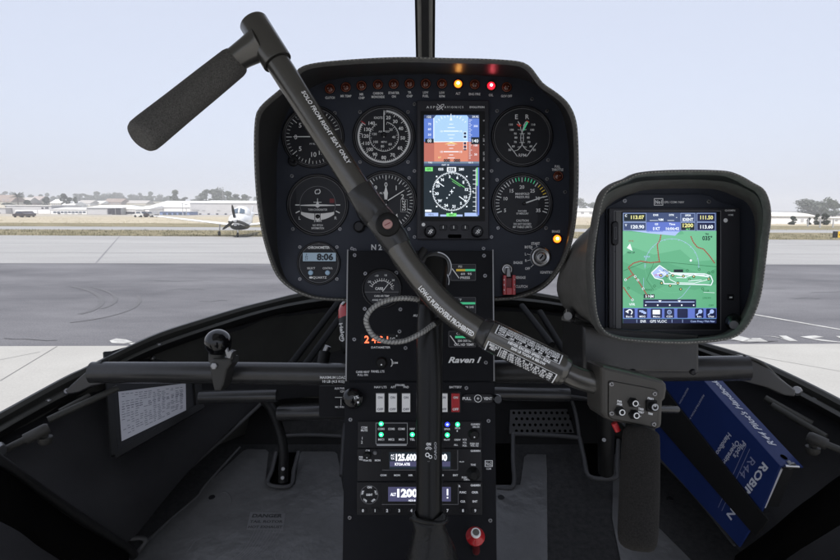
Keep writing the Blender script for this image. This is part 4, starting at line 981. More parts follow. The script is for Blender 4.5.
# elbow and left grip
mb = MB()
profile_rod(mb, P(252.8, 21.5, .604), P(277.6, 62.4, .600), [(0, 13.6*k), (.03, 14.6*k), (.96, 15.2*k), (1, 14.9*k)], 'bar_paint', 40)
profile_rod(mb, P(252.3, 20.6, .604), P(253, 21.8, .604), [(0, 12.6*k), (1, 12.6*k)], 'rubber', 30)
nk = Tube([P(*q) for q in catmull([(225, 67, .61), (240, 56.5, .607), (252, 49, .604), (262, 43, .602)], 6)])
nk.skin(mb, [ (11.8 + 5.5*(i/(len(nk.p)-1))**1.6)*k for i in range(len(nk.p))], 'bar_paint', 36)
mb.build('elbow', cyc)
def grip(pts, rads, m, name='hand_grip'):
    mb = MB(); t = Tube([P(*q) for q in pts]); t.skin(mb, rads, m, 40); o = mb.build(name, cyc); return o
a = Vector((236.5, 60.5, .613)); b = Vector((140, 138.5, .535)); pts = []; rr = []
for q, r in [(0, 11), (.004, 13), (.015, 14.6), (.04, 15.3), (.3, 15.6), (.6, 15.6), (.9, 15.9), (.96, 15.6), (.985, 14.4), (.998, 12.0), (1, 10)]:
    v = a.lerp(b, q); pts.append(tuple(v)); rr.append(r*k)
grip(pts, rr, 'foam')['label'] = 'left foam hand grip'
# placard sleeve
mb = MB(); ks = .557/560
profile_rod(mb, P(480.5, 330.4, .565), P(490.5, 336, .561), [(0, 13*ks), (.1, 15*ks), (.9, 15.4*ks), (1, 14.6*ks)], 'tube_paint', 36)
mb.build('collar', cyc); mb = MB()
profile_rod(mb, P(560, 369.5, .547), P(567, 373, .546), [(0, 14.6*ks), (.8, 14.2*ks), (1, 12*ks)], 'bar_paint', 36)
mb.build('collar', cyc)
mb = MB(); sl = Tube([P(489, 335.2, .562)*(1-i/12) + P(561.5, 370.4, .547)*(i/12) for i in range(13)]); r = 16*ks
sl.skin(mb, r, 'bar_paint', 40)
L = sl.len
def plq(q0, q1, t0, t1, m, lift=.0002): sl.patch(mb, r, L*q0, L*q1, t0, t1, m, lift)
plq(.06, .93, .30, 1.05, 'print', .0002); plq(.075, .915, .325, 1.03, 'black', .0003)
plq(.03, .96, -1.15, -.30, 'print', .0002); plq(.045, .945, -1.13, -.33, 'black', .0003)
plq(.10, .90, -.16, .22, 'bar_paint', .0003)
lines = ['LIMIT MANIFOLD PRESSURE TO TABLE VALUES', 'MAX CONTINUOUS 5 MIN TAKEOFF RATING', 'FOR MAX POWER ADD 2.8 IN TO LIMIT', 'OAT  -20  -10   0   10   20   30   40']
for i, (t, w) in enumerate([(.95, .80), (.80, .80), (.60, .80), (.43, .80)]): sl.wrap(mb, r, lines[i], L*.095, t, 1.9*ks, 'print', W=L*w, bold=.045, lift=.0004)
plq(.08, .90, .69, .72, 'print', .0004)
sl.wrap(mb, r, 'NEVER EXCEED SPEED - KIAS', L*.26, .17, 2.5*ks, 'print', W=L*.56, bold=.045, lift=.0004)
sl.wrap(mb, r, '2200 LB TOGW & BELOW', L*.32, -.06, 2.4*ks, 'print', W=L*.46, bold=.045, lift=.0004)
sl.wrap(mb, r, 'PRESS ALT', L*.06, -.46, 2.6*ks, 'print', W=L*.13, bold=.04, lift=.0004)
sl.wrap(mb, r, 'FEET', L*.08, -.68, 2.6*ks, 'print', W=L*.08, bold=.04, lift=.0004)
for i, t in enumerate([-.45, -.62, -.80, -.98]):
    sl.wrap(mb, r, ['-30 -20 -10  0   10  20  30  40', '130 130 127 123 118 113 108', '130 128 122 116 110 105 99', '125 118 110 104  97  92  --'][i], L*.23, t, 1.9*ks, 'print', W=L*.68, bold=.04, lift=.0004)
for t in (-.53, -.71, -.89): plq(.22, .93, t-.012, t+.012, 'print_dim', .0004)
plq(.205, .215, -1.12, -.34, 'print', .0004)
mb.build('placard_sleeve', cyc)
mb = MB(); kb = .545/560
t = ppath([(565, 372, .546), (577, 377.5, .544), (592, 382, .542), (608, 384.5, .541)], 6); t.skin(mb, 11.2*kb, 'bar_paint', 32); mb.build('crossbar_end', cyc)
# switch box
BF = Frame(P(633, 398, .520), (RT + FW*.06 - UP*.10), UP)
p = pen(BF)
outl = [(601.4, 367.5), (604, 366), (656, 378.4), (663, 380.4), (667, 384.5), (667.6, 389), (666, 399), (663.4, 402), (662.4, 424), (661, 428), (657.4, 429.6), (612, 421.5), (605, 418.6), (602, 413)]
p.slab(outl, -38, 0, 'box_paint', 3.2)
o = p.mb.build('switch_box', cyc)
q = pen(BF)
pl = [(608.4, 383.4), (609, 381.6), (611, 381), (654.6, 389.2), (657.4, 391.4), (658, 394), (656.6, 425), (655, 427.4), (612, 418.4), (609, 416.4), (608.2, 414)]
q.slab([(x+(x-633)*.02, y+(y-404)*.02) for x, y in pl], 0, .25, 'hole'); q.slab(pl, .1, 1.3, 'box_paint', .4)
for x, y, t, w in [(619, 401.2, 'PWR', 5), (619, 404, 'XFER', 6), (640.4, 408.8, 'TIMER', 6), (640.4, 412, 'RESET', 6), (650, 398.4, 'FREQ', 6.4), (649.6, 413.4, 'TRIM', 5)]: q.text(x, y, t, 2.0, W=w, h=1.4, rot=-8, bold=.04)
q.text(639, 404.4, '-', 2, h=1.4); q.text(639.8, 416, '+', 2, h=1.4)
pp = q.mb.build('cover_plate', o)
for x, y in ((610.8, 384), (653.8, 393.6), (653, 424), (611, 413)):
    screw(BF, x, y, o, 2.4, h0=1.3)
for x, y in ((631.8, 402), (618.6, 410.8), (632.8, 414)):
    q = pen(BF); q.lathe(x, y, [(5.2, 1.2), (5.2, 2.4), (4.6, 3)], 'rubber', 6, False); q.lathe(x+.6, y, [(4.2, 3), (4.0, 6), (3.2, 6.8)], 'rubber', 22); q.lathe(x+.6, y, [(3.1, 6.8), (2.9, 7.4), (2.1, 7.2), (1.9, 6)], 'white_plastic', 22); q.disc(x+.6, y, 2.0, 6.9, 'rubber'); q.mb.build('push_button', o)
q = pen(BF); q.box(645, 399.6, 655.4, 410.8, 1.3, 4, 'rubber', 1, .6); q.lathe(650.4, 405, [(4.4, 4), (4.0, 7), (3.6, 9), (2.4, 9.4)], 'rubber', 20); q.ring(650.4, 405, 2.2, 3.4, 9.5, 'print_dim'); q.text(650.4, 403, 'o', 3, h=9.6); q.mb.build('hat_switch', o)
a = (640, 424, .525); pts = []; rr = []
for i, (y, r_, x) in enumerate([(429.5, 12, 641.5), (430.5, 15, 641.4), (433, 17.0, 641.2), (440, 17.8, 640.8), (455, 18.4, 640.4), (480, 19.0, 639.6), (505, 19.2, 638.8), (525, 19.2, 638), (537, 18.9, 637.4), (543, 18.0, 637.2), (547.5, 15.6, 637), (550, 11.5, 636.9), (551, 6, 636.9)]):
    d = .522 - .00035*(y-430); pts.append((x, y, d)); rr.append(r_*d/560)
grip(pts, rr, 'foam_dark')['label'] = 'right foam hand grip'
mb = MB(); rod(mb, P(640, 421, .535), P(640, 434, .53), 14*.53/560, 'rubber', 28); rod(mb, P(658, 409, .545), P(677, 409.6, .56), .0035, 'tube_paint', 16)
rod(mb, P(614, 423, .53), P(618, 431, .53), .003, 'red_paint', 10)
mb.build('grip_neck', cyc)
# centre stick
mb = MB(); kc = .60/560
stt = ppath([(436, 264, .650), (434, 282, .635), (431, 305, .622), (429.6, 340, .612), (429.4, 400, .600), (429.2, 460, .588), (429, 525, .575), (429, 560, .568)], 8)
stt.skin(mb, [13*q for q in [((stt.p[i]-EYE).dot(FW))/560 for i in range(len(stt.p))]], 'tube_paint' if False else 'leather_stick' if False else 'rubber_satin' if 'rubber_satin' in MATS else 'tube_dark' if 'tube_dark' in MATS else mat('tube_dark', (.009, .009, .009), .3, bump=.12, bscale=900, spec=.25, var=.1), 36)
for x, y, t, H, rot in [(428.4, 444.2, 'ON', 2.4, 0), (427.6, 461.4, 'OFF', 2.2, 0)]: pass
qa = wrapq(stt, 429, 444); dloc = .591
def stick_text(t, q, th, H, W=None, rot=False): pass
stk = stt
c_, N_, U_ = stt.at(wrapq(stt, 429, 447))
_T = (stt.at(wrapq(stt, 429, 440))[0] - stt.at(wrapq(stt, 429, 460))[0]).normalized(); TF = Frame(c_ + N_*(13*dloc/560 + .0008), RT, _T)
SP = Pen(mb, TF)
SP.text(428.6, 444.2, 'ON', 2.6, W=4.6, h=0, bold=.04); SP.ring(428.6, 450.5, 3.0, 3.6, 0, 'print', -70, 70); SP.ring(428.6, 450.5, 1.6, 2.1, 0, 'print', -80, 80); SP.ring(427.4, 455, 1.3, 2.2, 0, 'print'); SP.ring(430.4, 457, 1.1, 1.8, 0, 'print'); SP.text(428.6, 462, "' '", 1.6, h=0)
SP.text(435.4, 451, 'CARGO', 2.3, m='print_dim', h=-1.0, rot=90, bold=.02, W=17)
stick = mb.build('stick', cyc)
p = pen(camframe(.640)); p.lathe(436.5, 267, [(15.6, -24), (15.6, -6), (15, -3.5), (13.8, -2), (12.6, -1.6), (4, -1)], 'hub_grey', 44)
p.ring(436.5, 267, 14.4, 15.4, -2.0, 'steel', 5, 150)
p.line(430, 265.6, 435, 266, .7, -.8, 'print_mid'); p.ring(437.5, 281, 11, 11.8, 5, 'steel', 20, 110)
p.mb.build('pivot_hub', cyc)
# leather boot
mb = MB(); rings = []
for (x, y, d, rx, ry) in [(429, 514.5, .573, 14.2, 12), (429, 517.5, .573, 17.2, 14), (429, 521, .572, 17.8, 14), (429, 526, .571, 15.6, 13), (430, 535, .571, 17.5, 16), (430.5, 548, .572, 21.5, 20), (431, 562, .574, 25.5, 26), (431, 590, .58, 33, 40), (431, 640, .60, 45, 55)]:
    ring_ = []
    c = P(x, y, d)
    for i in range(40):
        a = 2*pi*i/40; f = 1 + (.07*sin(3*a+y*.06) + .05*sin(7*a - y*.1)) * min(1, max(0, (y-520)/30))
        ring_.append(c + RT*(cos(a)*rx*f*d/560) + FW*(-sin(a)*ry*f*d/560) + UP*(.003*sin(2*a+1)))
    rings.append(ring_)
loft(mb, rings, 'leather', True, True, False)
o = mb.build('boot', cyc)
mb = MB(); tt = [P(429+17.8*cos(a), 519.4+3.2*sin(a*1)+1.6*sin(2*a), .573 - .0165*sin(a)) for a in [2*pi*i/40 for i in range(41)]]
Tube(tt).skin(mb, .0022, 'leather', 10); mb.build('boot_strap', o)
# braided cable
cb = ppath([(425, 301.6, .60), (415, 299, .585), (401, 298.4, .578), (388, 300.2, .575), (376, 305.6, .573), (368.6, 313, .572), (366.2, 322, .572), (371.5, 333.6, .573), (380, 339.6, .574), (392, 342, .576), (406, 340.4, .58), (422, 332.6, .585), (432, 325.6, .595), (440, 320.6, .605)], 14)
mb = MB(); nn = len(cb.p); cb.skin(mb, 2.5*.575/560, 'braid', 14)
for ph in (0, pi):
    for sg in (1, -1):
        pts = []
        for i in range(0, 261):
            c, N, U = cb.at(cb.len*i/260); a = sg*i*.62 + ph
            pts.append(c + (N*cos(a)+U*sin(a))*(2.55*.575/560))
        Tube(pts).skin(mb, .00042, 'braid2' if sg > 0 else 'braid', 5)
mb.build('braided_cable', cyc)
mb = MB(); rod(mb, P(434, 324, .597), P(441, 319.5, .607), .0038, 'rubber', 14); rod(mb, P(418, 299.8, .588), P(426, 302, .602), .0038, 'rubber', 14); mb.build('cable_end', cyc)
# ================================================================== CABIN
cab = thing('helicopter_cabin', 'dark open cockpit tub with windshield rim, cross tubes and grey floor', 'helicopter cabin', (0, .9, .95))
lipo = [(-90, 464, .70), (-40, 434, .76), (0, 412.5, .80), (62, 378.5, .87), (80, 370, .89), (128, 346.5, .94), (160, 332.5, .98), (197, 320.5, 1.02), (240, 307.5, 1.07), (270, 300, 1.1), (297, 293.5, 1.13), (340, 287, 1.16), (420, 283, 1.18), (480, 286, 1.17), (530, 291.6, 1.14), (566, 298, 1.12), (600, 306, 1.09), (650, 322, 1.04), (700, 341, .99), (745, 354.5, .94), (790, 374, .88), (840, 399, .82), (880, 422, .77), (930, 455, .71)]
ridge = [(-90, 490, .69), (-40, 458, .75), (0, 432, .79), (50, 403.5, .85), (75, 391, .875), (115, 367, .925), (152, 349.5, .965), (190, 335.5, 1.005), (240, 319, 1.055), (268, 311, 1.085), (297, 304.6, 1.115), (340, 299, 1.145), (420, 296, 1.165), (480, 298, 1.155), (530, 301.5, 1.125), (566, 306.5, 1.105), (600, 314, 1.075), (650, 330, 1.025), (698, 350, .975), (742, 366, .925), (786, 388, .865), (836, 415, .805), (878, 440, .755), (930, 474, .70)]
NL = 90
A = [P(*q) for q in resample(catmull(lipo, 6), NL)]; B = [P(*q) for q in resample(catmull(ridge, 6), NL)]
Z = Vector((0, 0, 1))
mb = MB()
outw = []
for i in range(NL):
    t = (A[min(i+1, NL-1)] - A[max(i-1, 0)]); n_ = Vector((-t.y, t.x, 0)).normalized()
    if n_.y < 0 and abs(n_.x) < .9: n_ = -n_
    outw.append(n_ if (n_.dot(Vector((A[i].x, A[i].y-.4, 0))) > 0) else -n_)
r_out3 = [a + o*.05 - Z*.35 for a, o in zip(A, outw)]
r_out2 = [a + o*.012 - Z*.03 for a, o in zip(A, outw)]
r_a = [a + o*.002 for a, o in zip(A, outw)]
r_a2 = [a - o*.004 + Z*.000 for a, o in zip(A, outw)]
loft(mb, [r_out3, r_out2, r_a, r_a2], 'shell_edge', False, True)
g1 = [a*.72+b*.28 - Z*.0005 for a, b in zip(r_a2, B)]; g2 = [a*.66+b*.34 - Z*.009 for a, b in zip(A, B)]; g3 = [a*.34+b*.66 - Z*.009 for a, b in zip(A, B)]
g4 = [a*.22+b*.78 + Z*.001 for a, b in zip(A, B)]
mat('rim_mid', (.018, .018, .016), .42, bump=.3, bscale=300, spec=.5, var=.15, vscale=12)
loft(mb, [r_a2, g1], 'shell_edge', False, True); loft(mb, [g1, g2, g3], 'rim_mid', False, False); loft(mb, [g3, g4, B], 'shell_edge', False, True)
B2 = [b - Z*.012 + o*.004 for b, o in zip(B, outw)]; B3 = [b - Z*.02 + o*.03 for b, o in zip(B, outw)]
loft(mb, [B, B2, B3], 'shell', False, True)
for o_ in []: pass
sill = mb.build('windshield_rim', cab)
for i in range(3, NL-3, 5):
    n_ = Z; c = A[i]*.5 + B[i]*.5 - Z*.0088
    q = MB(); profile_rod(q, c, c+Z*.003, [(0, .0042), (.6, .0042), (1, .0025)], 'screw', 10, ref=RT); q.build('rim_screw', sill)
# inner walls
low = [(-90, 720, .56), (-40, 650, .60), (0, 600, .64), (60, 570, .70), (110, 552, .76), (135, 536, .80), (160, 505, .88), (190, 470, .95), (225, 435, 1.02), (262, 405, 1.08), (300, 398, 1.12), (340, 396, 1.14), (420, 395, 1.15), (500, 396, 1.14), (560, 400, 1.10), (600, 404, 1.07), (640, 425, 1.0), (680, 462, .93), (710, 500, .86), (735, 545, .78), (760, 570, .74), (820, 600, .68), (860, 640, .62), (930, 720, .56)]
C_ = [P(*q) for q in resample(catmull(low, 6), NL)]
mb = MB()
M1 = [b*.65 + c*.35 + o*.05 for b, c, o in zip(B3, C_, outw)]; M2 = [b*.3 + c*.7 + o*.05 for b, c, o in zip(B3, C_, outw)]
loft(mb, [B3, M1, M2, C_], 'liner', False, True)
mb.build('nose_liner', cab, solid=.003)
# nose frames
for a, b in [((300, 372, .93), (349, 305, 1.10)), ((285, 372, .93), (340, 300, 1.12)), ((552, 345, .95), (522, 306, 1.10)), ((575, 370, .92), (540, 312, 1.08))]:
    mb = MB(); rod(mb, P(*a), P(*b), .006, 'shell', 12); mb.build('nose_brace', cab)
mb = MB(); rod(mb, P(321, 372, .86), P(325, 352, .87), .009, 'rubber', 12); rod(mb, P(325, 353, .868), P(328, 346, .868), .005, 'steel_dull', 10); mb.build('cable_fitting', cab)
# cross tube
mb = MB()
t = Tube([P(*q) for q in resample([(92, 372.5, .85), (220, 372.8, .85), (345, 374.5, .84), (500, 372, .80), (600, 370, .775), (748, 368, .745)], 14)])
dd = [(v-EYE).dot(FW) for v in t.p]
t.skin(mb, [(10.6 + (12.4-10.6)*i/13)*dd[i]/560 for i in range(14)], 'tube_paint', 40)
p_ = Pen(mb, camframe(.813)); p_.text(333, 377.4, 'MAXIMUM LOAD', 2.6, W=26, h=.5, bold=.03); p_.text(333.6, 381.4, '10 LB (4.5 KG)', 2.4, W=22, h=.8, bold=.03)
cross = mb.build('cross_tube', cab)
mb = MB()   # flared end plates
_p = Pen(mb, camframe(.842)); _p.slab([(100, 361.4), (94, 363), (84, 373), (70, 385), (64, 391), (67, 395), (78, 393), (90, 387), (104, 384)], -22, -2, 'tube_paint', 2)
profile_rod(mb, P(67, 391.5, .865), P(67, 391, .858), [(0, .005), (1, .004)], 'screw', 8)
mb.build('tube_gusset', cross)
mb = MB()
_p = Pen(mb, camframe(.757)); _p.slab([(742, 356), (752, 357), (766, 365), (780, 378), (797, 391), (796, 397), (786, 396), (768, 388), (742, 381)], -16, -2, 'tube_paint', 2)
Tube([P(*q) for q in catmull([(744, 356.2, .744), (762, 363, .755), (778, 378, .775), (795, 392, .80)], 6)]).skin(mb, .0022, 'shell_edge', 8)
profile_rod(mb, P(797, 391, .805), P(797, 390, .795), [(0, .007), (1, .005)], 'screw', 10)
mb.build('tube_gusset', cross)
# lower tubes
def ltube(a, b, rp, m='tube_paint'):
    mb = MB(); A_, B_ = P(*a), P(*b); profile_rod(mb, A_, B_, [(0, rp*a[2]/560), (1, rp*b[2]/560)], m, 28); mb.build('lower_tube', cab)
ltube((200, 397.4, .97), (277, 395.8, .97), 6.6); ltube((279, 413.6, .99), (352, 412, .97), 7.6); ltube((492, 393.6, .93), (569, 395, .94), 6.8)
# outboard pedal arms
def pedal(label, pts, r, foot):
    o = thing('pedal_arm', label, 'rudder pedal', P(*pts[-1]))
    mb = MB(); t = ppath(pts, 8); t.skin(mb, r, 'rubber', 16); mb.build('arm', o)
    mb = MB()
    for q in foot: profile_rod(mb, P(*q), P(q[0], q[1], q[2]-.004), [(0, .0035), (1, .003)], 'steel_dull', 8)
    mb.build('rivet', o)
pedal('black curved pedal arm dropping into the floor slot left of the console', [(262, 398, 1.0), (272, 410, 1.0), (280, 432, .985), (283.4, 452, .975), (283, 482, .97)], .0085, [(283, 469, .955), (282.4, 478, .955)])
pedal('black pedal arm behind the right grip dropping into the right floor slot', [(606, 384, .86), (606, 420, .87), (606, 450, .88), (606, 472, .90)], .0125, [(604, 440, .865)])
# floor and footwell
fa, fb = P(420, 450, 1.10), P(420, 560, .86)
FFm = Frame(P(420, 480, (1.10+.86)/2+.03), RT, fa - fb)
FFm = Frame(fa, RT, fa - fb)
p = pen(FFm)
p.slab([(-150, 760), (-60, 560), (60, 500), (150, 455), (235, 425), (262, 425), (600, 425), (680, 440), (800, 490), (900, 560), (960, 760)], -14, 0, 'carpet')
p.mb.build('floor_panel', cab)
p = pen(FFm)
p.slab([(128, 562), (146, 541), (197, 497), (206, 486), (243.5, 451.5), (248, 450), (266, 450.4), (268.8, 453), (265.6, 484), (268, 487), (292, 487), (295, 485), (299.6, 455), (302, 452.4), (335, 452.4), (337.6, 455), (341, 476), (345, 500), (348, 640), (110, 640)], .3, 2.6, 'mat_clear', .8)
p.mb.build('floor_mat', cab)
p = pen(FFm)
p.slab([(524, 458), (527, 455), (546, 455.4), (547, 470), (548, 640), (492, 640), (492, 486), (520, 486)], .3, 2.6, 'mat_clear', .8)
p.slab([(613, 456), (618, 453), (630, 500), (690, 560), (700, 640), (610, 640), (620, 560), (612, 520)], .3, 2.6, 'mat_clear', .8)
p.mb.build('floor_mat', cab)
p = pen(FFm)   # decal on the floor
mat('decal_grey', (.115, .115, .118), .5); mat('decal_ink', (.018, .018, .019), .6)
p.slab([(250.5, 513.4), (285.5, 514.6), (283, 532), (246.6, 531)], 2.6, 3.0, 'decal_grey')
p.text(267.6, 517.2, 'DANGER', 4.4, m='decal_ink', W=30, h=3.1, bold=.04); p.text(266.6, 523, 'TAIL ROTOR', 3.2, m='decal_ink', W=33, h=3.1, bold=.03); p.text(265.6, 528.4, 'HOT EXHAUST', 3.2, m='decal_ink', W=34, h=3.1, bold=.03)
p.ring(283, 556, 7.4, 8.6, 2.8, 'decal_grey'); p.text(283, 556, 'Y', 9, m='decal_grey', h=2.8)
for i in range(9):
    c = [(232+i*2.4 + 22*s_, 560 - 6*s_ - (20-i*1.0)*s_*s_ + i*.3, 0) for s_ in [q/10 for q in range(0, 15)]]
    p.pline([(x, y) for x, y, _ in c], .45, 2.75, 'decal_grey')
p.mb.build('floor_decal', cab)
for x, y in ((212, 498.5), (670, 499.5), (501, 498.7)): p = pen(FFm); p.lathe(x, y, [(3.2, 0), (3.2, 3.2), (2.4, 3.4), (2.0, 2.9)], 'black', 16); p.mb.build('floor_fastener', cab)
# raised edges of the footwell
mb = MB()
def edge(pts, r=.0035, m='floor_edge', n=6): mb = MB(); ppath(pts, n).skin(mb, r, m, 10); mb.build('footwell_trim', cab)
edge([(261, 404, 1.06), (225, 437, 1.03), (180, 477, .97), (145, 516, .90), (128, 533.5, .87), (131, 538.5, .865), (140, 538, .865), (146, 541, .865), (138, 552, .86), (126, 566, .85)])
edge([(240, 447, 1.05), (205, 486, .98), (197, 497, .96), (170, 520, .91), (148, 541, .875), (120, 570, .82)], .002)
edge([(215.6, 496, .985), (226, 493, .99), (231, 502, .97), (224, 514.6, .945), (207, 527, .92), (190.7, 548, .88), (178, 566, .85)], .0022, 'mat_clear')
edge([(276, 452.6, 1.06), (272, 470, 1.03), (268.4, 484.4, 1.0), (290, 486, 1.0), (294, 470, 1.03), (298.6, 452, 1.06)], .004)
edge([(279, 436, 1.08), (310, 435, 1.09), (345, 436.5, 1.09)], .0035); edge([(345, 424, 1.1), (343, 440, 1.07), (341, 476, 1.0)], .0035)
edge([(513, 434, 1.08), (560, 436, 1.07), (579.5, 438, 1.07)], .004); edge([(513, 434, 1.08), (513, 460, 1.03), (513, 486, 1.0), (497, 488, 1.0)], .004)
edge([(579.5, 438, 1.07), (584, 458, 1.03), (589.5, 476.5, .99), (615, 478, .985), (617, 465, 1.0), (618.4, 440, 1.04)], .004)
edge([(571, 398, 1.1), (576, 415, 1.09), (579.5, 438, 1.07)], .0035); edge([(570, 396, 1.08), (600, 404, 1.07), (640, 440, 1.0), (690, 490, .92), (735, 545, .82)], .003)
p = pen(FFm)
p.slab([(276, 453), (269, 486), (290, 486.4), (298, 453)], .3, 1.6, 'hole'); p.mb.build('floor_slot', cab); p = pen(FFm); p.slab([(583, 440), (590, 476), (614, 477.4), (617.4, 440)], .3, 1.6, 'hole'); p.mb.build('floor_slot', cab); p = pen(FFm); p.slab([(494, 436), (513, 436), (513, 487), (494, 487)], .3, 1.6, 'hole')
p.mb.build('floor_slot', cab)
# front bulkhead of the footwell with perforated panel
BFm = Frame(P(420, 420, 1.13), RT, UP*.95 + FW*.3)
p = pen(BFm)
p.slab([(255, 398), (600, 398), (620, 470), (235, 470)], -6, 0, 'shell')
p.slab([(281, 404), (345, 402), (345, 436), (282, 433)], .2, 3, 'carpet', 1)
p.mb.build('front_bulkhead', cab)
p = pen(BFm); p.slab([(510, 410), (567, 409), (574, 433), (509, 434)], 1, 3, 'floor_edge', .6)
for j in range(4):
    for i in range(11):
        x = 513.5 + i*5.4 + (j % 2)*2.7; y = 413 + j*6
        if x < 571: p.disc(x, y, 1.5, 3.2, 'hole', 8)
p.mb.build('perforated_panel', cab)
# side pockets: lower edges (thick black bands put in for the shadow beneath)
mb = MB()
Tube([P(*q) for q in catmull([(-60, 400+20, .60), (0, 461, .62), (40, 490, .65), (85, 521, .69), (126, 548, .73), (134, 556, .74)], 6)]).skin(mb, .006, 'shell_edge' if False else 'shell', 12)
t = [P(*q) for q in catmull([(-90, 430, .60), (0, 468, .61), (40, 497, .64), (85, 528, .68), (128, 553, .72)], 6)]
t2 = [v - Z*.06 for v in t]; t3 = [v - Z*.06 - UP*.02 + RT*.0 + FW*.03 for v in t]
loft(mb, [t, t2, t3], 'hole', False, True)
mb.build('pocket_edge_shade', cab, solid=.004)
mb = MB()
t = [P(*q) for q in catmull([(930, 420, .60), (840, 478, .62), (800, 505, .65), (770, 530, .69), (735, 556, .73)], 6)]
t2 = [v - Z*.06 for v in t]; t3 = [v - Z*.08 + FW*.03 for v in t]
loft(mb, [t, t2, t3], 'hole', False, True); mb.build('pocket_edge_shade', cab, solid=.004)
# door latch rods
def latch(pts):
    mb = MB(); a, b, c = [P(*q) for q in pts]
    profile_rod(mb, a, b, [(0, .0045), (.55, .0045), (.56, .0075), (.95, .0078), (1, .006)], 'clamp', 16)
    rod(mb, b + (a-b)*.15, c, .005, 'clamp', 12); profile_rod(mb, c, c - Z*.01, [(0, .009), (.6, .009), (1, .006)], 'clamp', 14, ref=RT)
    mb.build('door_latch', cab)
latch([(-8, 456, .72), (49, 427.5, .76), (45, 437, .76)]); latch([(852, 455, .72), (808, 436.5, .76), (813, 447, .76)])
mb = MB(); profile_rod(mb, P(-5, 452, .715), P(3, 450, .715), [(0, .009), (.3, .011), (.7, .011), (1, .006)], 'steel_dull', 16); mb.build('latch_pivot', cab)
for a, b in [((48, 420, .80), (118, 388, .86)), ((60, 412, .82), (90, 396, .85)), ((826, 437, .80), (772, 405, .86)), ((812, 424, .83), (765, 398, .87))]: mb = MB(); rod(mb, P(*a), P(*b), .005, 'shell_edge', 12); mb.build('latch_rail', cab)
# windshield centre post
mb = MB()
a0, a1 = P(425.4, 62, 1.12), P(424.6, -60, .95); n_ = 8
def strut(x0, x1, h0, h1, m):
    vs = []
    for q in (0, 1):
        c = a0.lerp(a1, q); w = 1.12/560
        for x, h in ((x0, h0), (x1, h0), (x1, h1), (x0, h1)): vs.append(c + RT*(x*w) - FW*(h*.001))
    mb.add(vs, [(0, 1, 5, 4), (1, 2, 6, 5), (2, 3, 7, 6), (3, 0, 4, 7), (3, 2, 1, 0), (4, 5, 6, 7)], m)
mat('post_grey', (.20, .195, .18), .4, var=.12, vscale=40)
strut(-9.4, 9.4, 0, 4, 'rubber'); strut(-7.2, 7.0, 4.2, 9, 'post_grey'); strut(-3.6, 3.4, 9.2, 13, 'tube_paint')
mb.build('centre_post', cab)
# unseen roof trimmed to block the sun; rear wall cut low for sky fill
mat('headliner', (.42, .42, .41), .9, bump=.3, bscale=300)
mb = MB(); z = EYE.z
loft(mb, [[Vector((x, y, zz)) for x, zz in ((-.68, z+.26), (-.60, z+.35), (-.3, z+.41), (0, z+.43), (.3, z+.41), (.60, z+.35), (.68, z+.26))] for y in (-.2, .1, .4)] + [[Vector((x, .85, z+.43)) for x in (-.62, -.5, -.3, 0, .3, .5, .62)]], 'headliner', False, True)
mb.build('roof_sun_shield', cab, solid=.03)
# (light grey headliner and rear trim)
mb = MB(); wbox(mb, -.66, -1.36, z-1.3, .66, -1.3, z-.55, 'headliner'); mb.build('rear_wall', cab)
mb = MB(); wbox(mb, -.15, -.62, z-1.3, .15, -.50, z+.15, 'shell'); mb.build('reflection_blocker', cab)  # dark board added out of view to darken the bar's reflections

# ================================================================== LOOSE THINGS IN THE CABIN
# document holder
DF = Frame(P(152, 412, .93), (P(186, 384, 1.0) - P(119, 392, .90)), (P(119, 392, .90) - P(122, 441, .86)))
hold = thing('document_holder', 'black framed pocket on the left wall under the cross tube', 'document holder', P(150, 450, .93))
p = pen(DF); p.slab([(107, 352), (199, 326), (203, 405), (114, 456)], -8, -2, 'black')
for a, b in (((107, 352), (114, 456)), ((114, 456), (203, 405)), ((193, 330), (199, 405))):
    dx, dy = b[0]-a[0], b[1]-a[1]; L = sqrt(dx*dx+dy*dy); nx, ny = -dy/L*3.6, dx/L*3.6
    p.slab([(a[0]-nx, a[1]-ny), (b[0]-nx, b[1]-ny), (b[0]+nx, b[1]+ny), (a[0]+nx, a[1]+ny)], -2, 3, 'rubber', 1)
p.mb.build('pocket', hold)
for x, y in ((152.4, 358.6), (192.6, 339.6)):
    p = pen(DF); p.lathe(x, y, [(2.2, -2), (2.2, 4), (1.4, 5)], 'steel_dull', 12); p.mb.build('fastener', hold)
p = pen(DF); p.slab([(118.6, 391.6), (186, 383), (186.4, 410), (122, 441)], -1.5, -1.0, 'paper')
for i in range(17):
    q = i/17; x0, y0 = 121+q*2, 394+q*44; x1, y1 = 184, 386+q*25 if False else 387+q*21.5
    n_ = 14
    jit = random.uniform(0, .8)/n_
    for j in range(n_):
        if random.random() < (.22 if i not in (5, 6) else .1): continue
        f0, f1 = (j+random.uniform(0, .25))/n_, (j+random.uniform(.6, .98))/n_
        p.line(x0+(x1-x0)*f0, y0+(y1-y0)*f0, x0+(x1-x0)*f1, y0+(y1-y0)*f1, .6 if i not in (5, 6) else .9, -.9, 'ink')
tag(p.mb.build('document_sheet'), 'white printed sheet of small text tucked in the black wall pocket', 'document')

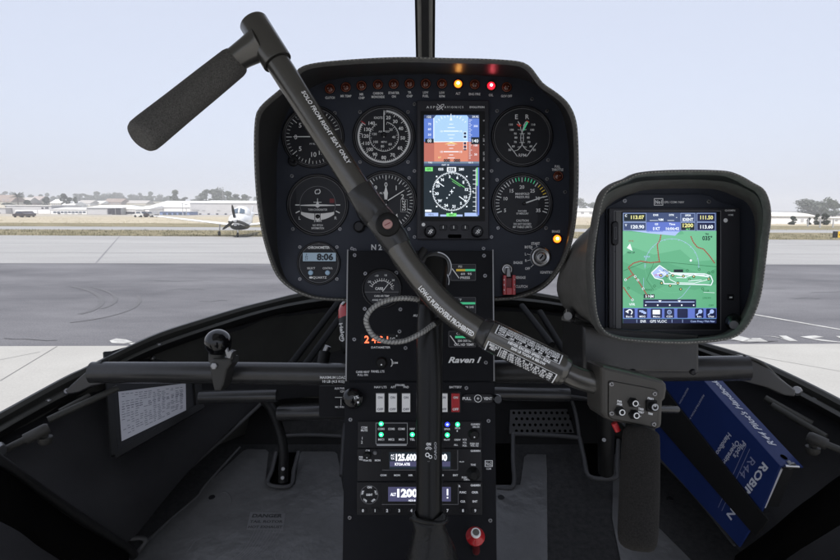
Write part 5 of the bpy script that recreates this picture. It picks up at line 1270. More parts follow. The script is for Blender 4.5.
# ball mount
bm = thing('ball_mount', 'glossy black ball clamped on the left cross tube', 'ball mount', P(217, 385, .82))
mb = MB(); c = P(218, 342.5, .815); r = 13.3*.815/560
N_ = 24; rings = [[c + Vector((cos(a)*cos(b), sin(a)*cos(b), sin(b)))*r for a in [2*pi*i/40 for i in range(40)]] for b in [-pi/2+.02 + (pi-.04)*j/N_ for j in range(N_+1)]]
loft(mb, rings, 'gloss_black', True, True); mb.build('ball', bm)
mb = MB()
profile_rod(mb, P(217, 354, .815), P(216.5, 362, .815), [(0, .0115), (1, .011)], 'clamp', 20)
p = Pen(mb, camframe(.80)); p.slab([(209.6, 362), (213, 358.6), (223, 359), (231, 358), (231.6, 364), (227, 370), (224, 384), (220.6, 391), (214, 391), (211.4, 380), (209.6, 370)], -32, 0, 'clamp', 3)
p.slab([(226, 352), (229, 350.6), (233.4, 351.6), (232.6, 360), (228, 359.6)], -14, 0, 'clamp', 1.5)
mb.build('clamp', bm)
p = pen(camframe(.80)); p.lathe(214.4, 366, [(3.6, 0), (3.4, 2.6), (2.2, 3)], 'screw', 6, False); p.mb.build('bolt', bm)
p = pen(camframe(.795)); p.slab([(224.6, 351), (226.6, 348), (228, 352), (230.6, 350.6), (232, 353), (230, 359), (226.6, 358)], -6, -1, 'steel_dull', .8); p.mb.build('lever', bm)

# fire extinguisher, seen beside the console
fe = thing('fire_extinguisher', 'small red and black bottle with white lettering behind the left edge of the console', 'extinguisher', P(352, 352, .90))
mb = MB(); profile_rod(mb, P(354, 352, .88), P(351, 316, .90), [(0, .017), (.06, .020), (.92, .020), (1, .017)], 'rubber', 32)
p = Pen(mb, camframe(.858)); p.text(342.2, 332, 'Halon', 3.4, h=0, rot=-80, W=18, bold=.04); p.ring(343, 338, 3, 3.8, 0, 'print', 180, 360)
mb.build('bottle', fe)
mb = MB(); profile_rod(mb, P(351, 318, .90), P(350, 301, .905), [(0, .0205), (.5, .0195), (.8, .0165), (1, .009)], 'red_paint', 32); mb.build('red_cap', fe)
mb = MB(); rod(mb, P(342, 305, .89), P(346, 301, .89), .003, 'steel', 10); mb.build('pull_ring', fe)

# handbook
bk = thing('ring_binder', 'dark blue handbook binder with silver lettering leaning in the right side pocket', 'binder', P(750, 530, .78))
o3 = P(780, 466, .72)
mat('strap', (.007, .007, .007), .6, bump=.4, bscale=500, spec=.25)
BKF = Frame(o3, o3 - P(705, 384, .86), o3 - P(739, 547, .765))
p = pen(BKF)
p.slab([(672, 345), (780, 466), (761.5, 511), (739, 547), (640, 436)], -3, 0, 'binder_blue', .6)
for x, y, t, H, W, m, sh in [(746.8, 492, 'ROBINSON', 7.4, 76, 'silver_print', 0), (747.5, 468, 'R44', 7.6, 24, 'silver_dim', 0), (739.6, 450, "Pilot's", 5.2, 21, 'silver_dim2', 0), (731.2, 453, 'Operating', 5.2, 31, 'silver_dim2', 0), (722.6, 446, 'Handbook', 5.2, 32, 'silver_dim2', 0)]:
    if m == 'silver_dim2': mat('silver_dim2', (.36, .38, .46), .4)
    p.text(x, y, t, H, m=m, W=W, h=.4, rot=-90, bold=.03 if m != 'silver_dim' else .0)
for d in (0, 3.6): p.line(750-d, 449-d, 722-d, 511-d*.9, .5, .4, 'silver_dim')
mat('silver_dim2', (.36, .38, .46), .4)
for x, y, n_, L in [(696, 409, 'ISSUED BY THE FACTORY FOR USE IN THE CABIN', 40), (684, 396, 'REGISTRATION', 22)]: p.text(x, y, n_.split(' ')[0] if L < 30 else 'REGISTRATION NO', 2.0, m='silver_dim2', W=L*.9, h=.4, rot=-90)
p.lathe(673, 437, [(1.2, 0), (1.0, .8)], 'steel_dull', 10)
cv = p.mb.build('cover', bk)
n3 = -BKF.n*.036
B1 = P(780.4, 466, .72) - BKF.n*.001; A1 = P(672, 345, 1.02); A1 = BKF.w(*BKF.loc(672, 345), -.001)
SPF = Frame(B1, B1 - A1, n3)
if SPF.n.dot(EYE - B1) < 0: SPF = Frame(B1, B1 - A1, -n3)
def quadslab(mb, pts, n_, t, m):
    vs = [p_ for p_ in pts] + [p_ - n_*t for p_ in pts]
    mb.add(vs, [(0, 1, 2, 3), (7, 6, 5, 4), (0, 4, 5, 1), (1, 5, 6, 2), (2, 6, 7, 3), (3, 7, 4, 0)], m)
mb = MB(); quadslab(mb, [A1, B1, B1+n3, A1+n3], SPF.n, .002, 'binder_blue'); p = Pen(mb, SPF)
# spine lettering runs up the spine
mid_ = A1.lerp(B1, .60) + n3*.5
vs, fs, w_ = text_mesh("R44 Pilot's Handbook", .02, .2); Xd = (A1-B1).normalized(); Yd = SPF.n.cross(Xd); Wt = .136
mb.add([mid_ + Xd*((x-w_/2)*Wt/w_) + Yd*((y-.5)*.0112) + SPF.n*.0006 for x, y in vs], fs, 'silver_print')
c_ = B1 + (A1-B1)*.06 + n3*.5
mb.add([c_ + Xd*.0045*cos(a) + Yd*.0045*sin(a) + SPF.n*.0005 for a in [2*pi*i/16 for i in range(16)]], [tuple(range(16))], 'hole')
mb.build('spine', bk)
p = pen(BKF); p.slab([(690, 378), (776, 469), (759, 508), (680, 420)], -11, -4, 'paper'); p.mb.build('pages', bk)
p = pen(BKF); p.slab([(680, 360), (774.5, 465), (758, 506), (676, 420)], -34, -11.5, 'black'); p.mb.build('hollow_shade', bk)  # black block put in for the shade of the hollow binder
mb = MB(); e0 = B1 + n3*.5; profile_rod(mb, e0, e0 + (A1-B1)*.03, [(0, .0055), (.3, .0055), (.31, .003), (1, .003)], 'steel_dull', 16); rod(mb, e0 - BKF.n*.01, e0 + BKF.n*.012, .002, 'steel', 8); mb.build('ring', bk)
# pocket strap over the binder
p = pen(BKF)
p.slab([(640, 354), (681, 408), (762, 511), (770, 520), (757, 537), (664, 430), (610, 378)], .8, 3.2, 'strap', 1)
p.mb.build('pocket_strap', cab)
HAZE = .0014
# ================================================================== GROUND
def gmat(name, col, col2, scale, rough=.9, bump=.3, streak=None, fine=60, contrast=1.0, amp=.18):
    m = bpy.data.materials.new(name); m.use_nodes = True; nt = m.node_tree; b = nt.nodes['Principled BSDF']
    b.inputs['Roughness'].default_value = rough; b.inputs['Specular IOR Level'].default_value = .25
    tc = nt.nodes.new('ShaderNodeTexCoord'); mp = nt.nodes.new('ShaderNodeMapping'); nt.links.new(tc.outputs['Object'], mp.inputs['Vector'])
    if streak: mp.inputs['Scale'].default_value = streak
    n = nt.nodes.new('ShaderNodeTexNoise'); n.inputs['Scale'].default_value = scale; n.inputs['Detail'].default_value = 8; n.inputs['Roughness'].default_value = .68
    nt.links.new(mp.outputs['Vector'], n.inputs['Vector'])
    r = nt.nodes.new('ShaderNodeValToRGB'); r.color_ramp.elements[0].position = .5-.22/contrast; r.color_ramp.elements[1].position = .5+.22/contrast
    r.color_ramp.elements[0].color = (*col, 1); r.color_ramp.elements[1].color = (*col2, 1)
    nt.links.new(n.outputs['Fac'], r.inputs['Fac'])
    n2 = nt.nodes.new('ShaderNodeTexNoise'); n2.inputs['Scale'].default_value = fine; n2.inputs['Detail'].default_value = 4
    nt.links.new(tc.outputs['Object'], n2.inputs['Vector'])
    mr = nt.nodes.new('ShaderNodeMapRange'); mr.inputs['From Min'].default_value = .25; mr.inputs['From Max'].default_value = .75; mr.inputs['To Min'].default_value = 1-amp; mr.inputs['To Max'].default_value = 1+amp
    nt.links.new(n2.outputs['Fac'], mr.inputs['Value'])
    vm = nt.nodes.new('ShaderNodeVectorMath'); vm.operation = 'SCALE'; nt.links.new(r.outputs['Color'], vm.inputs[0]); nt.links.new(mr.outputs['Result'], vm.inputs['Scale'])
    nt.links.new(vm.outputs['Vector'], b.inputs['Base Color'])
    bp = nt.nodes.new('ShaderNodeBump'); bp.inputs['Strength'].default_value = bump; bp.inputs['Distance'].default_value = .01
    nt.links.new(n2.outputs['Fac'], bp.inputs['Height']); nt.links.new(bp.outputs['Normal'], b.inputs['Normal'])
    MATS[name] = m
    return name
gmat('concrete', (.335, .33, .315), (.40, .395, .378), .8, amp=.08, fine=40, bump=.1)
gmat('asphalt', (.082, .082, .092), (.175, .175, .188), .42, streak=(.45, 1.0, 1), fine=45, contrast=1.15, amp=.3)
gmat('taxiway_mat', (.27, .27, .272), (.36, .36, .36), .2, streak=(.3, 1.2, 1), fine=20, contrast=1.1)
gmat('grass_green', (.10, .088, .035), (.30, .26, .17), .7, streak=(.4, 1, 1), fine=3, bump=1)
gmat('grass_dry', (.33, .29, .20), (.50, .44, .34), .25, streak=(.4, 1, 1), fine=1.2, bump=.6)
gmat('dirt_field', (.33, .30, .25), (.46, .43, .37), .03, fine=.6)
gmat('hill_mat', (.20, .19, .15), (.34, .32, .27), .02, fine=.2)
mat('paint_white', (.42, .42, .41), .7, var=.35, vscale=5); mat('tyre_mark', (.108, .108, .116), .8)
mat('crack', (.22, .22, .215), .9)
def sheet(name, pts, z, m, label=None):
    mb = MB(); mb.add([Vector((x, y, z)) for x, y in pts], [tuple(range(len(pts)))], m)
    o = mb.build(name); tag(o, label, None, None, 'structure'); return o
def gy(py, px=420): v = G(px, py); return v.y
g0 = sheet('ground', [(-1500, -300), (1500, -300), (1500, 2500), (-1500, 2500)], -.02, 'dirt_field')
def edge_line(ya, yb, xa=0, xb=840, ext=.0):
    a, b = G(xa, ya), G(xb, yb); return a, b
def band(name, near, far, z, m):
    a, b = edge_line(*near); c, d = edge_line(*far)
    pts = [(a.x-900, a.y), (a.x, a.y), (b.x, b.y), (b.x+900, b.y), (d.x+900, d.y), (d.x, d.y), (c.x, c.y), (c.x-900, c.y)]
    return sheet(name, pts, z, m)
# near apron of pale concrete
a, b = edge_line(346.2, 343.8); sheet('apron', [(-900, -60), (900, -60), (900, b.y), (b.x, b.y), (a.x, a.y), (-900, a.y)], 0, 'concrete')
band('asphalt_lane', (346.2, 343.8), (263.2, 264.6), -.004, 'asphalt')
band('taxiway', (263.2, 264.6), (235.2, 240), 0, 'taxiway_mat')
band('grass_strip', (235.2, 240), (229.4, 233), .012, 'grass_green')
band('service_road', (229.4, 233), (226.2, 230), .0, 'taxiway_mat')
band('grass_strip', (226.2, 230), (222.6, 226), .012, 'grass_green')
band('dry_field', (222.6, 226), (216.2, 218.5), .012, 'grass_dry')
# painted marks and joints on the tarmac
def gpoly(name, polys, z, m):
    mb = MB()
    for pts in polys: mb.add([G(x, y, z) for x, y in pts], [tuple(range(len(pts)))], m)
    o = mb.build(name); tag(o, None, None, None, 'structure'); return o
def gline(x0, y0, x1, y1, w):
    a, b = G(x0, y0), G(x1, y1); d = (b-a).normalized(); n_ = Vector((-d.y, d.x, 0))*w/2
    return [a+n_, b+n_, b-n_, a-n_]
def gl(name, lines, z, m):
    mb = MB()
    for L in lines:
        q = gline(*L); mb.add([Vector((v.x, v.y, z)) for v in q], [(0, 1, 2, 3)], m)
    o = mb.build(name); tag(o, None, None, None, 'structure'); return o
gl('apron_joint', [(57, 346.5, 0, 381, .012), (620, 346, 900, 420, .008), (-60, 372, 40, 352, .01), (690, 345, 900, 382, .01)], .004, 'crack')
gl('painted_line', [(750, 313.8, 900, 340, .08)], .002, 'paint_white')
gpoly('painted_marking', [[(109.5, 340.6), (116, 338.4), (126, 339.4), (133, 342), (124, 343.6), (112, 343)], [(128, 343.4), (140, 342), (146, 344.4), (134, 345.4)],
  [(724, 337.6), (735, 335), (762, 341), (742, 341.2)], [(742, 341.4), (752, 338), (760, 338), (768, 341.6)], [(758, 336), (775, 336.4), (790, 341.2), (798, 341.2), (786, 335.6), (779, 335.6), (784, 338.6), (768, 336)],
  [(800, 336.6), (815, 335.4), (824, 337), (812, 338), (838, 341.6), (846, 341.2), (836, 336), (850, 336), (850, 343), (822, 341)]], .002, 'paint_white')
mb = MB()
for cx, cy, rx, ry, a0, a1, w in [(40, 301, 62, 17, -60, 50, .10), (52, 299, 64, 15, -50, 40, .07), (0, 300, 140, 26, -10, 60, .05)]:
    pts = [G(cx+rx*cos(radians(a)), cy+ry*sin(radians(a)), .0) for a in range(a0, a1+1, 5)]
    for i in range(len(pts)-1):
        d = (pts[i+1]-pts[i]).normalized(); n_ = Vector((-d.y, d.x, 0))*w/2
        mb.add([Vector((v.x, v.y, .0015)) for v in (pts[i]+n_, pts[i+1]+n_, pts[i+1]-n_, pts[i]-n_)], [(0, 1, 2, 3)], 'tyre_mark')
tag(mb.build('tyre_marks'), None, None, None, 'structure')
cr = []
rc_ = random.Random(3)
for _ in range(26):
    x = rc_.uniform(0, 840); y = 266 + 78*rc_.random()**1.3; L = rc_.uniform(8, 60)
    p0 = (x, y)
    for s_ in range(5):
        p1 = (p0[0] + L/5, p0[1] + rc_.uniform(-.9, .9)); cr.append((p0[0], p0[1], p1[0], p1[1], .018)); p0 = p1
mat('crack_dark', (.05, .05, .054), .9)
gl('asphalt_crack', cr, .0012, 'crack_dark')
mat('patch', (.20, .20, .21), .9, var=.15, vscale=3)
gl('taxiway_joint', [(-40, 243.2, 880, 245.8, .10), (-40, 252.4, 880, 254.4, .08), (120, 235.6, 96, 263, .06), (300, 236, 330, 264, .05), (700, 239, 745, 264, .05)], .004, 'patch')
# dark tufts and debris on the field edge
mat('tuft', (.07, .07, .03), .9, var=.3, vscale=3); mat('tuft_dry', (.30, .26, .16), .9)
def tufts(name, label, n, rx, ry, m, hh, k=5):
    mb = MB()
    for _ in range(n):
        px = random.uniform(-40, 880); c = G(px, random.uniform(*ry) + px*.0055)
        for _ in range(k):
            a = random.uniform(0, 2*pi); h = hh*random.uniform(.4, 1.2); w = hh*.12; b_ = c + Vector((random.gauss(0, hh*.7), random.gauss(0, hh*.7), 0))
            mb.add([b_, b_ + Vector((cos(a)*w, sin(a)*w, 0)), b_ + Vector((cos(a)*w*2 + random.gauss(0, hh*.3), random.gauss(0, hh*.3), h))], [(0, 1, 2)], m)
    return tag(mb.build(name), label, 'grass', None, 'stuff')
tufts('grass_tufts', 'dark green grass tufts along the strip beyond the taxiway', 2600, 0, (229.6, 235.4), 'tuft', .15)
tufts('dry_grass_tufts', 'pale dry grass tufts scattered over the field', 1600, 0, (217, 226), 'tuft_dry', .18)

# ================================================================== AIRCRAFT
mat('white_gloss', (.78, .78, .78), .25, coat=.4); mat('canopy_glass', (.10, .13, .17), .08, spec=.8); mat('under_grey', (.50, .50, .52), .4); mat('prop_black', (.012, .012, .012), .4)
def ellring(c, xax, zax, rx, rz, n=24, sq=2.0):
    out = []
    for i in range(n):
        a = 2*pi*i/n; ca, sa = cos(a), sin(a); e = 2/sq
        out.append(c + xax*(math.copysign(abs(ca)**e, ca)*rx) + zax*(math.copysign(abs(sa)**e, sa)*rz))
    return out
base = G(238.6, 237); base.z = 0
plane = thing('light_aircraft', 'small white low-wing propeller aeroplane parked nose-on at the taxiway edge', 'aeroplane', base)
hd = radians(8); fx = Vector((cos(hd), sin(hd), 0)); fy = Vector((-sin(hd), cos(hd), 0))   # fx: towards viewer's right, fy: towards tail
def A_(x, y, z): return base + fx*x + fy*y + Z*z
mb = MB()
fus = [(-.95, .30, .30, 1.02), (-.8, .42, .38, 1.03), (-.4, .52, .44, 1.02), (.3, .58, .50, 1.0), (1.3, .62, .55, 1.02), (2.4, .56, .52, 1.1), (3.6, .36, .36, 1.2), (5.0, .22, .24, 1.3), (6.4, .12, .16, 1.38)]
loft(mb, [ellring(A_(0, y, z), fx, Z, rx, rz, 24, 2.4) for y, rx, rz, z in fus], 'white_gloss')
mb.add(ellring(A_(0, -.95, 1.02), fx, Z, .30, .30, 24), [tuple(range(24))], 'white_gloss')
mb.add([A_(-.22, -.965, .92), A_(.22, -.965, .92), A_(.16, -.965, 1.04), A_(-.16, -.965, 1.04)], [(0, 1, 2, 3)], 'prop_black')
mb.build('fuselage', plane)
mb = MB(); loft(mb, [ellring(A_(0, y, z), fx, Z, rx, rz, 24, 2.2) for y, rx, rz, z in [(.35, .30, .12, 1.42), (.6, .46, .38, 1.42), (1.2, .54, .55, 1.42), (2.0, .50, .52, 1.44), (2.9, .30, .26, 1.46)]], 'white_gloss')
cnp = mb.build('canopy_frame', plane)
for sg in (-1, 1):
    mb = MB(); mb.add([A_(sg*.06, .42, 1.52), A_(sg*.36, .56, 1.50), A_(sg*.34, .72, 1.74), A_(sg*.06, .74, 1.84)], [(0, 1, 2, 3)], 'canopy_glass')
    vs = [v - fy*.20 for v in mb.v and [Vector(v) for v in mb.v]]; mb = MB(); mb.add(vs + [v + fy*.15 for v in vs], [(0, 1, 2, 3), (7, 6, 5, 4), (0, 4, 5, 1), (1, 5, 6, 2), (2, 6, 7, 3), (3, 7, 4, 0)], 'canopy_glass'); mb.build('windscreen', cnp)
for sg in (-1, 1):
    mb = MB(); rings = []
    for q in [0, .1, .5, .92, 1.0]:
        x = sg*(.4 + q*4.95); ch = 1.45*(1-q) + .75*q; z = .72 + q*.58; y0 = .55 + q*.25; th = .10*(1-q)+.045*q
        if q == 1.0: th *= .4
        rings.append([A_(x, y0 + ch*t_, z + th*s_) for t_, s_ in ((0, 0), (.08, .6), (.3, 1), (.7, .55), (1, 0), (.7, -.25), (.3, -.6), (.08, -.5))])
    loft(mb, rings, 'white_gloss', True, True); mb.add(rings[-1], [tuple(range(8))], 'white_gloss'); w_ = mb.build('wing', plane)
    mb = MB(); a = A_(sg*1.35, 1.15, .80); b = A_(sg*1.42, 1.2, .16); rod(mb, a, b, .045, 'under_grey', 10, .03); st_ = mb.build('landing_gear', plane)
    mb = MB(); profile_rod(mb, A_(sg*1.42-.07, 1.2, .17), A_(sg*1.42+.07, 1.2, .17), [(0, .12), (.2, .17), (.8, .17), (1, .12)], 'prop_black', 20, ref=-fy); mb.build('wheel', st_)
    mb = MB(); loft(mb, [[A_(sg*x, y0+c*t_, 1.42+.03*s_) for t_, s_ in ((0, 0), (.3, 1), (1, 0), (.3, -1))] for x, y0, c in ((.1, 5.6, .8), (1.6, 5.8, .5))], 'white_gloss', True, False); mb.build('tailplane', plane)
mb = MB(); rod(mb, A_(0, -.2, .7), A_(0, -.25, .16), .04, 'white_gloss', 10); g_ = mb.build('landing_gear', plane)
mb = MB(); profile_rod(mb, A_(-.06, -.25, .15), A_(.06, -.25, .15), [(0, .1), (.2, .15), (.8, .15), (1, .1)], 'prop_black', 20, ref=-fy); mb.build('wheel', g_)
mb = MB(); loft(mb, [[A_(.05*s_, y0+c*t_, z) for t_, s_ in ((0, 0), (.3, 1), (1, 0), (.3, -1))] for z, y0, c in ((1.4, 5.3, 1.1), (2.0, 6.0, .6))], 'white_gloss', True, False); mb.build('tail_fin', plane)
mb = MB(); profile_rod(mb, A_(0, -.95, 1.1), A_(0, -1.28, 1.1), [(0, .16), (.5, .13), (.85, .07), (1, .01)], 'white_gloss', 20, ref=Z); pr = mb.build('propeller', plane)
for a in (8, 112, 232):
    mb = MB(); d = fx*(-sin(radians(a))*-1) + Z*cos(radians(a)); d = fx*sin(radians(a if a != 8 else -8)) + Z*cos(radians(a)); c = A_(0, -1.08, 1.1); n_ = d.cross(fy)
    ch = [(0.08, .05), (.3, .085), (.6, .085), (.85, .06), (.95, .02)]
    loft(mb, [[c + d*r_ + n_*w + fy*.03, c + d*r_ + fy*-.02, c + d*r_ - n_*w - fy*.03, c + d*r_ + fy*.02] for r_, w in ch], 'prop_black', True, True); mb.build('blade', pr)
mb = MB(); loft(mb, [ellring(A_(0, y, z), fx, Z, rx, rz, 24, 2.2) for y, rx, rz, z in [(-.97, .10, .04, .78), (-.9, .34, .16, .74), (0, .50, .26, .70), (1.4, .52, .26, .68), (2.2, .4, .2, .75)]], 'prop_black'); mb.build('belly_shade', plane)  # black shell put in for the shade under the fuselage
for sg in (-1, 1):
    mb = MB(); mb.add([A_(sg*.34 + .10*cos(a), -.975, .98 + .055*sin(a)) for a in [2*pi*i/16 for i in range(16)]], [tuple(range(16))], 'prop_black'); mb.build('air_intake', plane)

# ================================================================== BUILDINGS
mat('bwhite', (.74, .74, .74), .6, var=.04, vscale=.5); mat('bgrey', (.46, .46, .48), .6, var=.05, vscale=.5); mat('bgrey2', (.34, .345, .36), .6, var=.05, vscale=.5); mat('bcream', (.62, .58, .50), .7, var=.05, vscale=.5)
mat('bblue', (.18, .24, .42), .5); mat('dark_open', (.03, .03, .045), .6); mat('wglass', (.05, .07, .11), .15); mat('roof_tile', (.27, .215, .19), .8, var=.12, vscale=2); mat('roof_white', (.80, .80, .79), .55); mat('roof_grey', (.42, .40, .38), .7); mat('bpink', (.36, .31, .295), .8)
def building(name, label, cat, x0, x1, ytop, ybot, dist, wall, roof, depth=12, kind='gable', eave=.35, openings=(), group=None, yaw=0, base_z=0.0):
    """x0..x1, ytop, ybot photo pixels of the front; dist metres"""
    def at(px, py):
        r = P(px, py, 1) - EYE; return EYE + r*(dist/r.y)
    a = at(x0, ybot); b = at(x1, ybot); zt = at(x0, ytop).z; zb = base_z if base_z is not None else a.z
    W = b.x - a.x; H = zt - zb; c = Vector(((a.x+b.x)/2, dist, zb))
    t = thing(name, label, cat, c, group)
    he = H*(1-eave) if kind != 'flat' else H*.93
    mb = MB(); wbox(mb, a.x, dist, zb, b.x, dist+depth, zb+he, wall); mb.build('wall', t)
    mb = MB(); o_ = .2
    if kind == 'gable':     # ridge parallel to the front
        v = [Vector((x, y, z)) for x in (a.x-o_, b.x+o_) for y, z in ((dist-o_, zb+he), (dist+depth/2, zb+H), (dist+depth+o_, zb+he))]
        mb.add(v, [(0, 1, 4, 3), (1, 2, 5, 4), (0, 2, 1), (3, 4, 5), (0, 3, 5, 2)], roof)
    elif kind == 'front':   # gable end facing
        xm = (a.x+b.x)/2
        v = [Vector((x, y, z)) for y in (dist-o_, dist+depth+o_) for x, z in ((a.x-o_, zb+he), (xm, zb+H), (b.x+o_, zb+he))]
        mb.add(v, [(0, 1, 2), (3, 5, 4), (0, 3, 4, 1), (1, 4, 5, 2), (0, 2, 5, 3)], roof)
    elif kind == 'arch':
        rings = []
        for y in (dist-o_, dist+depth+o_):
            rings.append([Vector((a.x + W*i/16, y, zb+he + (H-he)*sin(pi*i/16)**.7)) for i in range(17)])
        loft(mb, rings, roof, False, True); mb.add(rings[0], [tuple(range(17))], roof)
    else:
        wbox(mb, a.x-o_, dist-o_, zb+he+.003, b.x+o_, dist+depth+o_, zb+H, roof)
    mb.build('roof', t)
    for nm, ox0, oy0, ox1, oy1, m in openings:
        mb = MB(); p0 = at(ox0, oy1); p1 = at(ox1, oy0); wbox(mb, p0.x, dist-.06, max(p0.z, zb+.02), p1.x, dist+.003, p1.z, m); mb.build(nm, t)
    return t
def wins(x0, x1, n, y0, y1, w, m='wglass', nm='window'): return [(nm, x0+(x1-x0)*(i+.5)/n-w/2, y0, x0+(x1-x0)*(i+.5)/n+w/2, y1, m) for i in range(n)]
building('hangar', 'low grey-white hangar at the left edge of the field with open dark doors', 'hangar', -60, 6, 207.5, 216.2, 132, 'bgrey', 'roof_grey', openings=wins(-50, 4, 4, 212.4, 215.8, 6, 'dark_open', 'door'), kind='flat')
building('hangar', 'long pale flat-roofed shed with small dark doors near the left edge', 'hangar', 7, 52, 204.8, 216, 134, 'bgrey', 'roof_white', kind='flat', openings=[('door', 18, 213.4, 23.6, 215.6, 'dark_open'), ('door', 30, 213.8, 35, 215.6, 'dark_open'), ('panel', 15.5, 210, 37, 213.2, 'bwhite'), ('window', 41.6, 207.4, 43.6, 208.8, 'dark_open'), ('window', 45.2, 207.2, 48.6, 208.6, 'dark_open'), ('panel', 38.6, 210, 50, 215.4, 'bwhite')])
building('office_building', 'white-roofed low office with a row of dark windows beside the grey hangar', 'office', 51, 88, 207.2, 216, 131, 'bwhite', 'roof_white', kind='gable', eave=.3, openings=wins(53, 86, 9, 211.4, 212.8, 2.8)+[('door', 58, 213.2, 60.4, 215.8, 'dark_open'), ('door', 64.6, 213.4, 67.4, 215.8, 'bgrey2'), ('window', 46+26, 213.4, 74.4, 215, 'bgrey2'), ('window', 78, 213.4, 82, 215.6, 'bgrey2')])
building('hangar', 'pale green-grey hangar with a white roof and dark open bays at its right end', 'hangar', 87, 121.6, 205, 217, 127, 'bgrey2', 'roof_white', kind='gable', eave=.28, openings=[('bay', 108, 208.8, 111.6, 214, 'dark_open'), ('bay', 112.2, 208.6, 115, 214.6, 'dark_open'), ('bay', 116.2, 208.4, 120.8, 216.4, 'dark_open'), ('panel', 88, 210, 106.6, 216.6, 'bgrey')])
building('storage_shed', 'low white shed with a dark awning strip right of the open hangar', 'shed', 121.8, 136, 206.4, 217, 129, 'bwhite', 'roof_white', kind='front', openings=[('awning', 122, 211.6, 135, 213.8, 'dark_open')]+wins(126, 136, 3, 214.4, 216.6, 2.4, 'bgrey2', 'door'))
building('storage_shed', 'narrow white block beside the pale lilac wall, between shed and big hangar', 'shed', 136.2, 149.6, 205.6, 217, 133, 'bwhite', 'roof_white', kind='gable', openings=[('door', 141.6, 214, 144, 216.6, 'bgrey2')])
building('hangar', 'large bright white hangar behind the aeroplane wing, left of the blue-windowed hangar', 'hangar', 147, 191, 200.2, 217, 140, 'bwhite', 'roof_white', kind='gable', eave=.5, depth=24, openings=wins(150, 188, 6, 212, 214, 3.4, 'bblue'))
building('hangar', 'largest grey hangar with white roof and a blue band of windows behind the propeller', 'hangar', 190.5, 275, 199.6, 217.6, 136, 'bgrey', 'roof_white', kind='gable', eave=.22, depth=30, openings=[('blue_band', 148+43, 215.2, 274, 217.4, 'bblue')]+wins(196, 230, 4, 213.4, 215, 2.2, 'dark_open')+wins(196, 226, 2, 210, 210.9, 3, 'bgrey2')+wins(246, 274, 4, 213.6, 215.4, 3, 'dark_open')+[('canopy', 186+6, 209.6, 199.4, 210.4, 'bgrey2')])
building('hangar', 'low blue-fronted lean-to behind the aeroplane wing tip', 'lean-to', 160, 189.6, 211.2, 217.4, 128, 'bblue', 'bwhite', kind='flat', depth=5, openings=wins(162, 188, 5, 213, 215.4, 3.2, 'wglass'))
building('hangar', 'white long hangar with curved roof at the right, behind the round bush', 'hangar', 762, 815.6, 212, 222.4, 78, 'bwhite', 'roof_white', kind='arch', eave=.35, depth=10, openings=[('door', 800.6, 218.6, 803.6, 222, 'bgrey'), ('door', 807, 218.8, 809.8, 222, 'bgrey2')]+wins(772, 790, 5, 216, 216.6, 1.6, 'bgrey2'), base_z=0)
building('storage_shed', 'small white shed at the far right edge of the field', 'shed', 831, 870, 217.6, 223, 80, 'bwhite', 'roof_white', kind='flat', depth=6, openings=wins(833, 866, 5, 219.6, 221, 2.6, 'bgrey2'))
building('storage_shed', 'low pale shed just right of the main panel hood', 'shed', 540, 600, 208, 217.5, 140, 'bwhite', 'roof_white', kind='gable', openings=wins(545, 595, 6, 212, 214, 3, 'bgrey2'))
# houses on the rise behind the field
mb = MB(); hx = []
prof = [(-2000, 0), (-1000, 1.5), (-300, 3.6), (-150, 4.4), (0, 4.0), (200, 2.6), (1000, 2)]
rows = []
for d, f in ((205, 0), (260, .45), (330, .8), (420, 1.0), (600, 1.0), (1400, .9)):
    row = []
    for i in range(61):
        x = -900 + 1800*i/60
        h = 4.6*min(1, max(0, (60-x*.6)/90))
        row.append(Vector((x*(1 + d/900), d, -.02 + f*h*(1 + .2*sin(x*.013+d) + .12*sin(x*.041)))))
    rows.append(row)
loft(mb, rows, 'hill_mat', False, True); tag(mb.build('hills'), None, None, None, 'structure')
def hillz(d): 
    for (d0, f0), (d1, f1) in zip([(205, 0), (260, .45), (330, .8), (420, 1)], [(260, .45), (330, .8), (420, 1), (1400, 1)]):
        if d0 <= d <= d1: return (f0 + (f1-f0)*(d-d0)/(d1-d0))*4.2
    return 0
hs_ = [(-8, 11, 194.6, 205, 215, 'bcream', 'roof_tile', 'large cream house with a brown tiled roof at the far left edge'), (14, 27, 197, 205.6, 222, 'bpink', 'roof_grey', 'brownish low house right of the dark palm'), (28, 38, 196, 204.6, 240, 'bcream', 'bpink', 'pink-roofed house in the middle of the left hillside'), (50, 61, 199, 205, 245, 'bcream', 'roof_white', 'small pale house between two dark trees'), (76, 90, 200, 206, 250, 'bwhite', 'roof_grey', 'long white house on the slope above the office'), (88, 101, 200.6, 206, 256, 'bcream', 'roof_white', 'cream bungalow above the grey hangar'), (103, 121, 198.4, 205.4, 262, 'bpink', 'roof_tile', 'wide reddish-roofed house above the open bays'), (122, 146, 200.2, 206, 266, 'bcream', 'roof_grey', 'long low tan house above the white shed'), (62, 74, 201.2, 206, 230, 'bwhite', 'roof_white', 'flat white house behind the dark round tree')]
for x0, x1, yt, yb, d, w, r_, lb in hs_:
    building('house', lb, 'house', x0, x1, yt, yb, d, w, r_, 9, 'gable', .45, wins(x0+1, x1-1, 4, yt+4.6, yt+6, 1.3, 'bgrey2'), 'houses on the rise behind the field', 0, max(0, hillz(d)-.4))

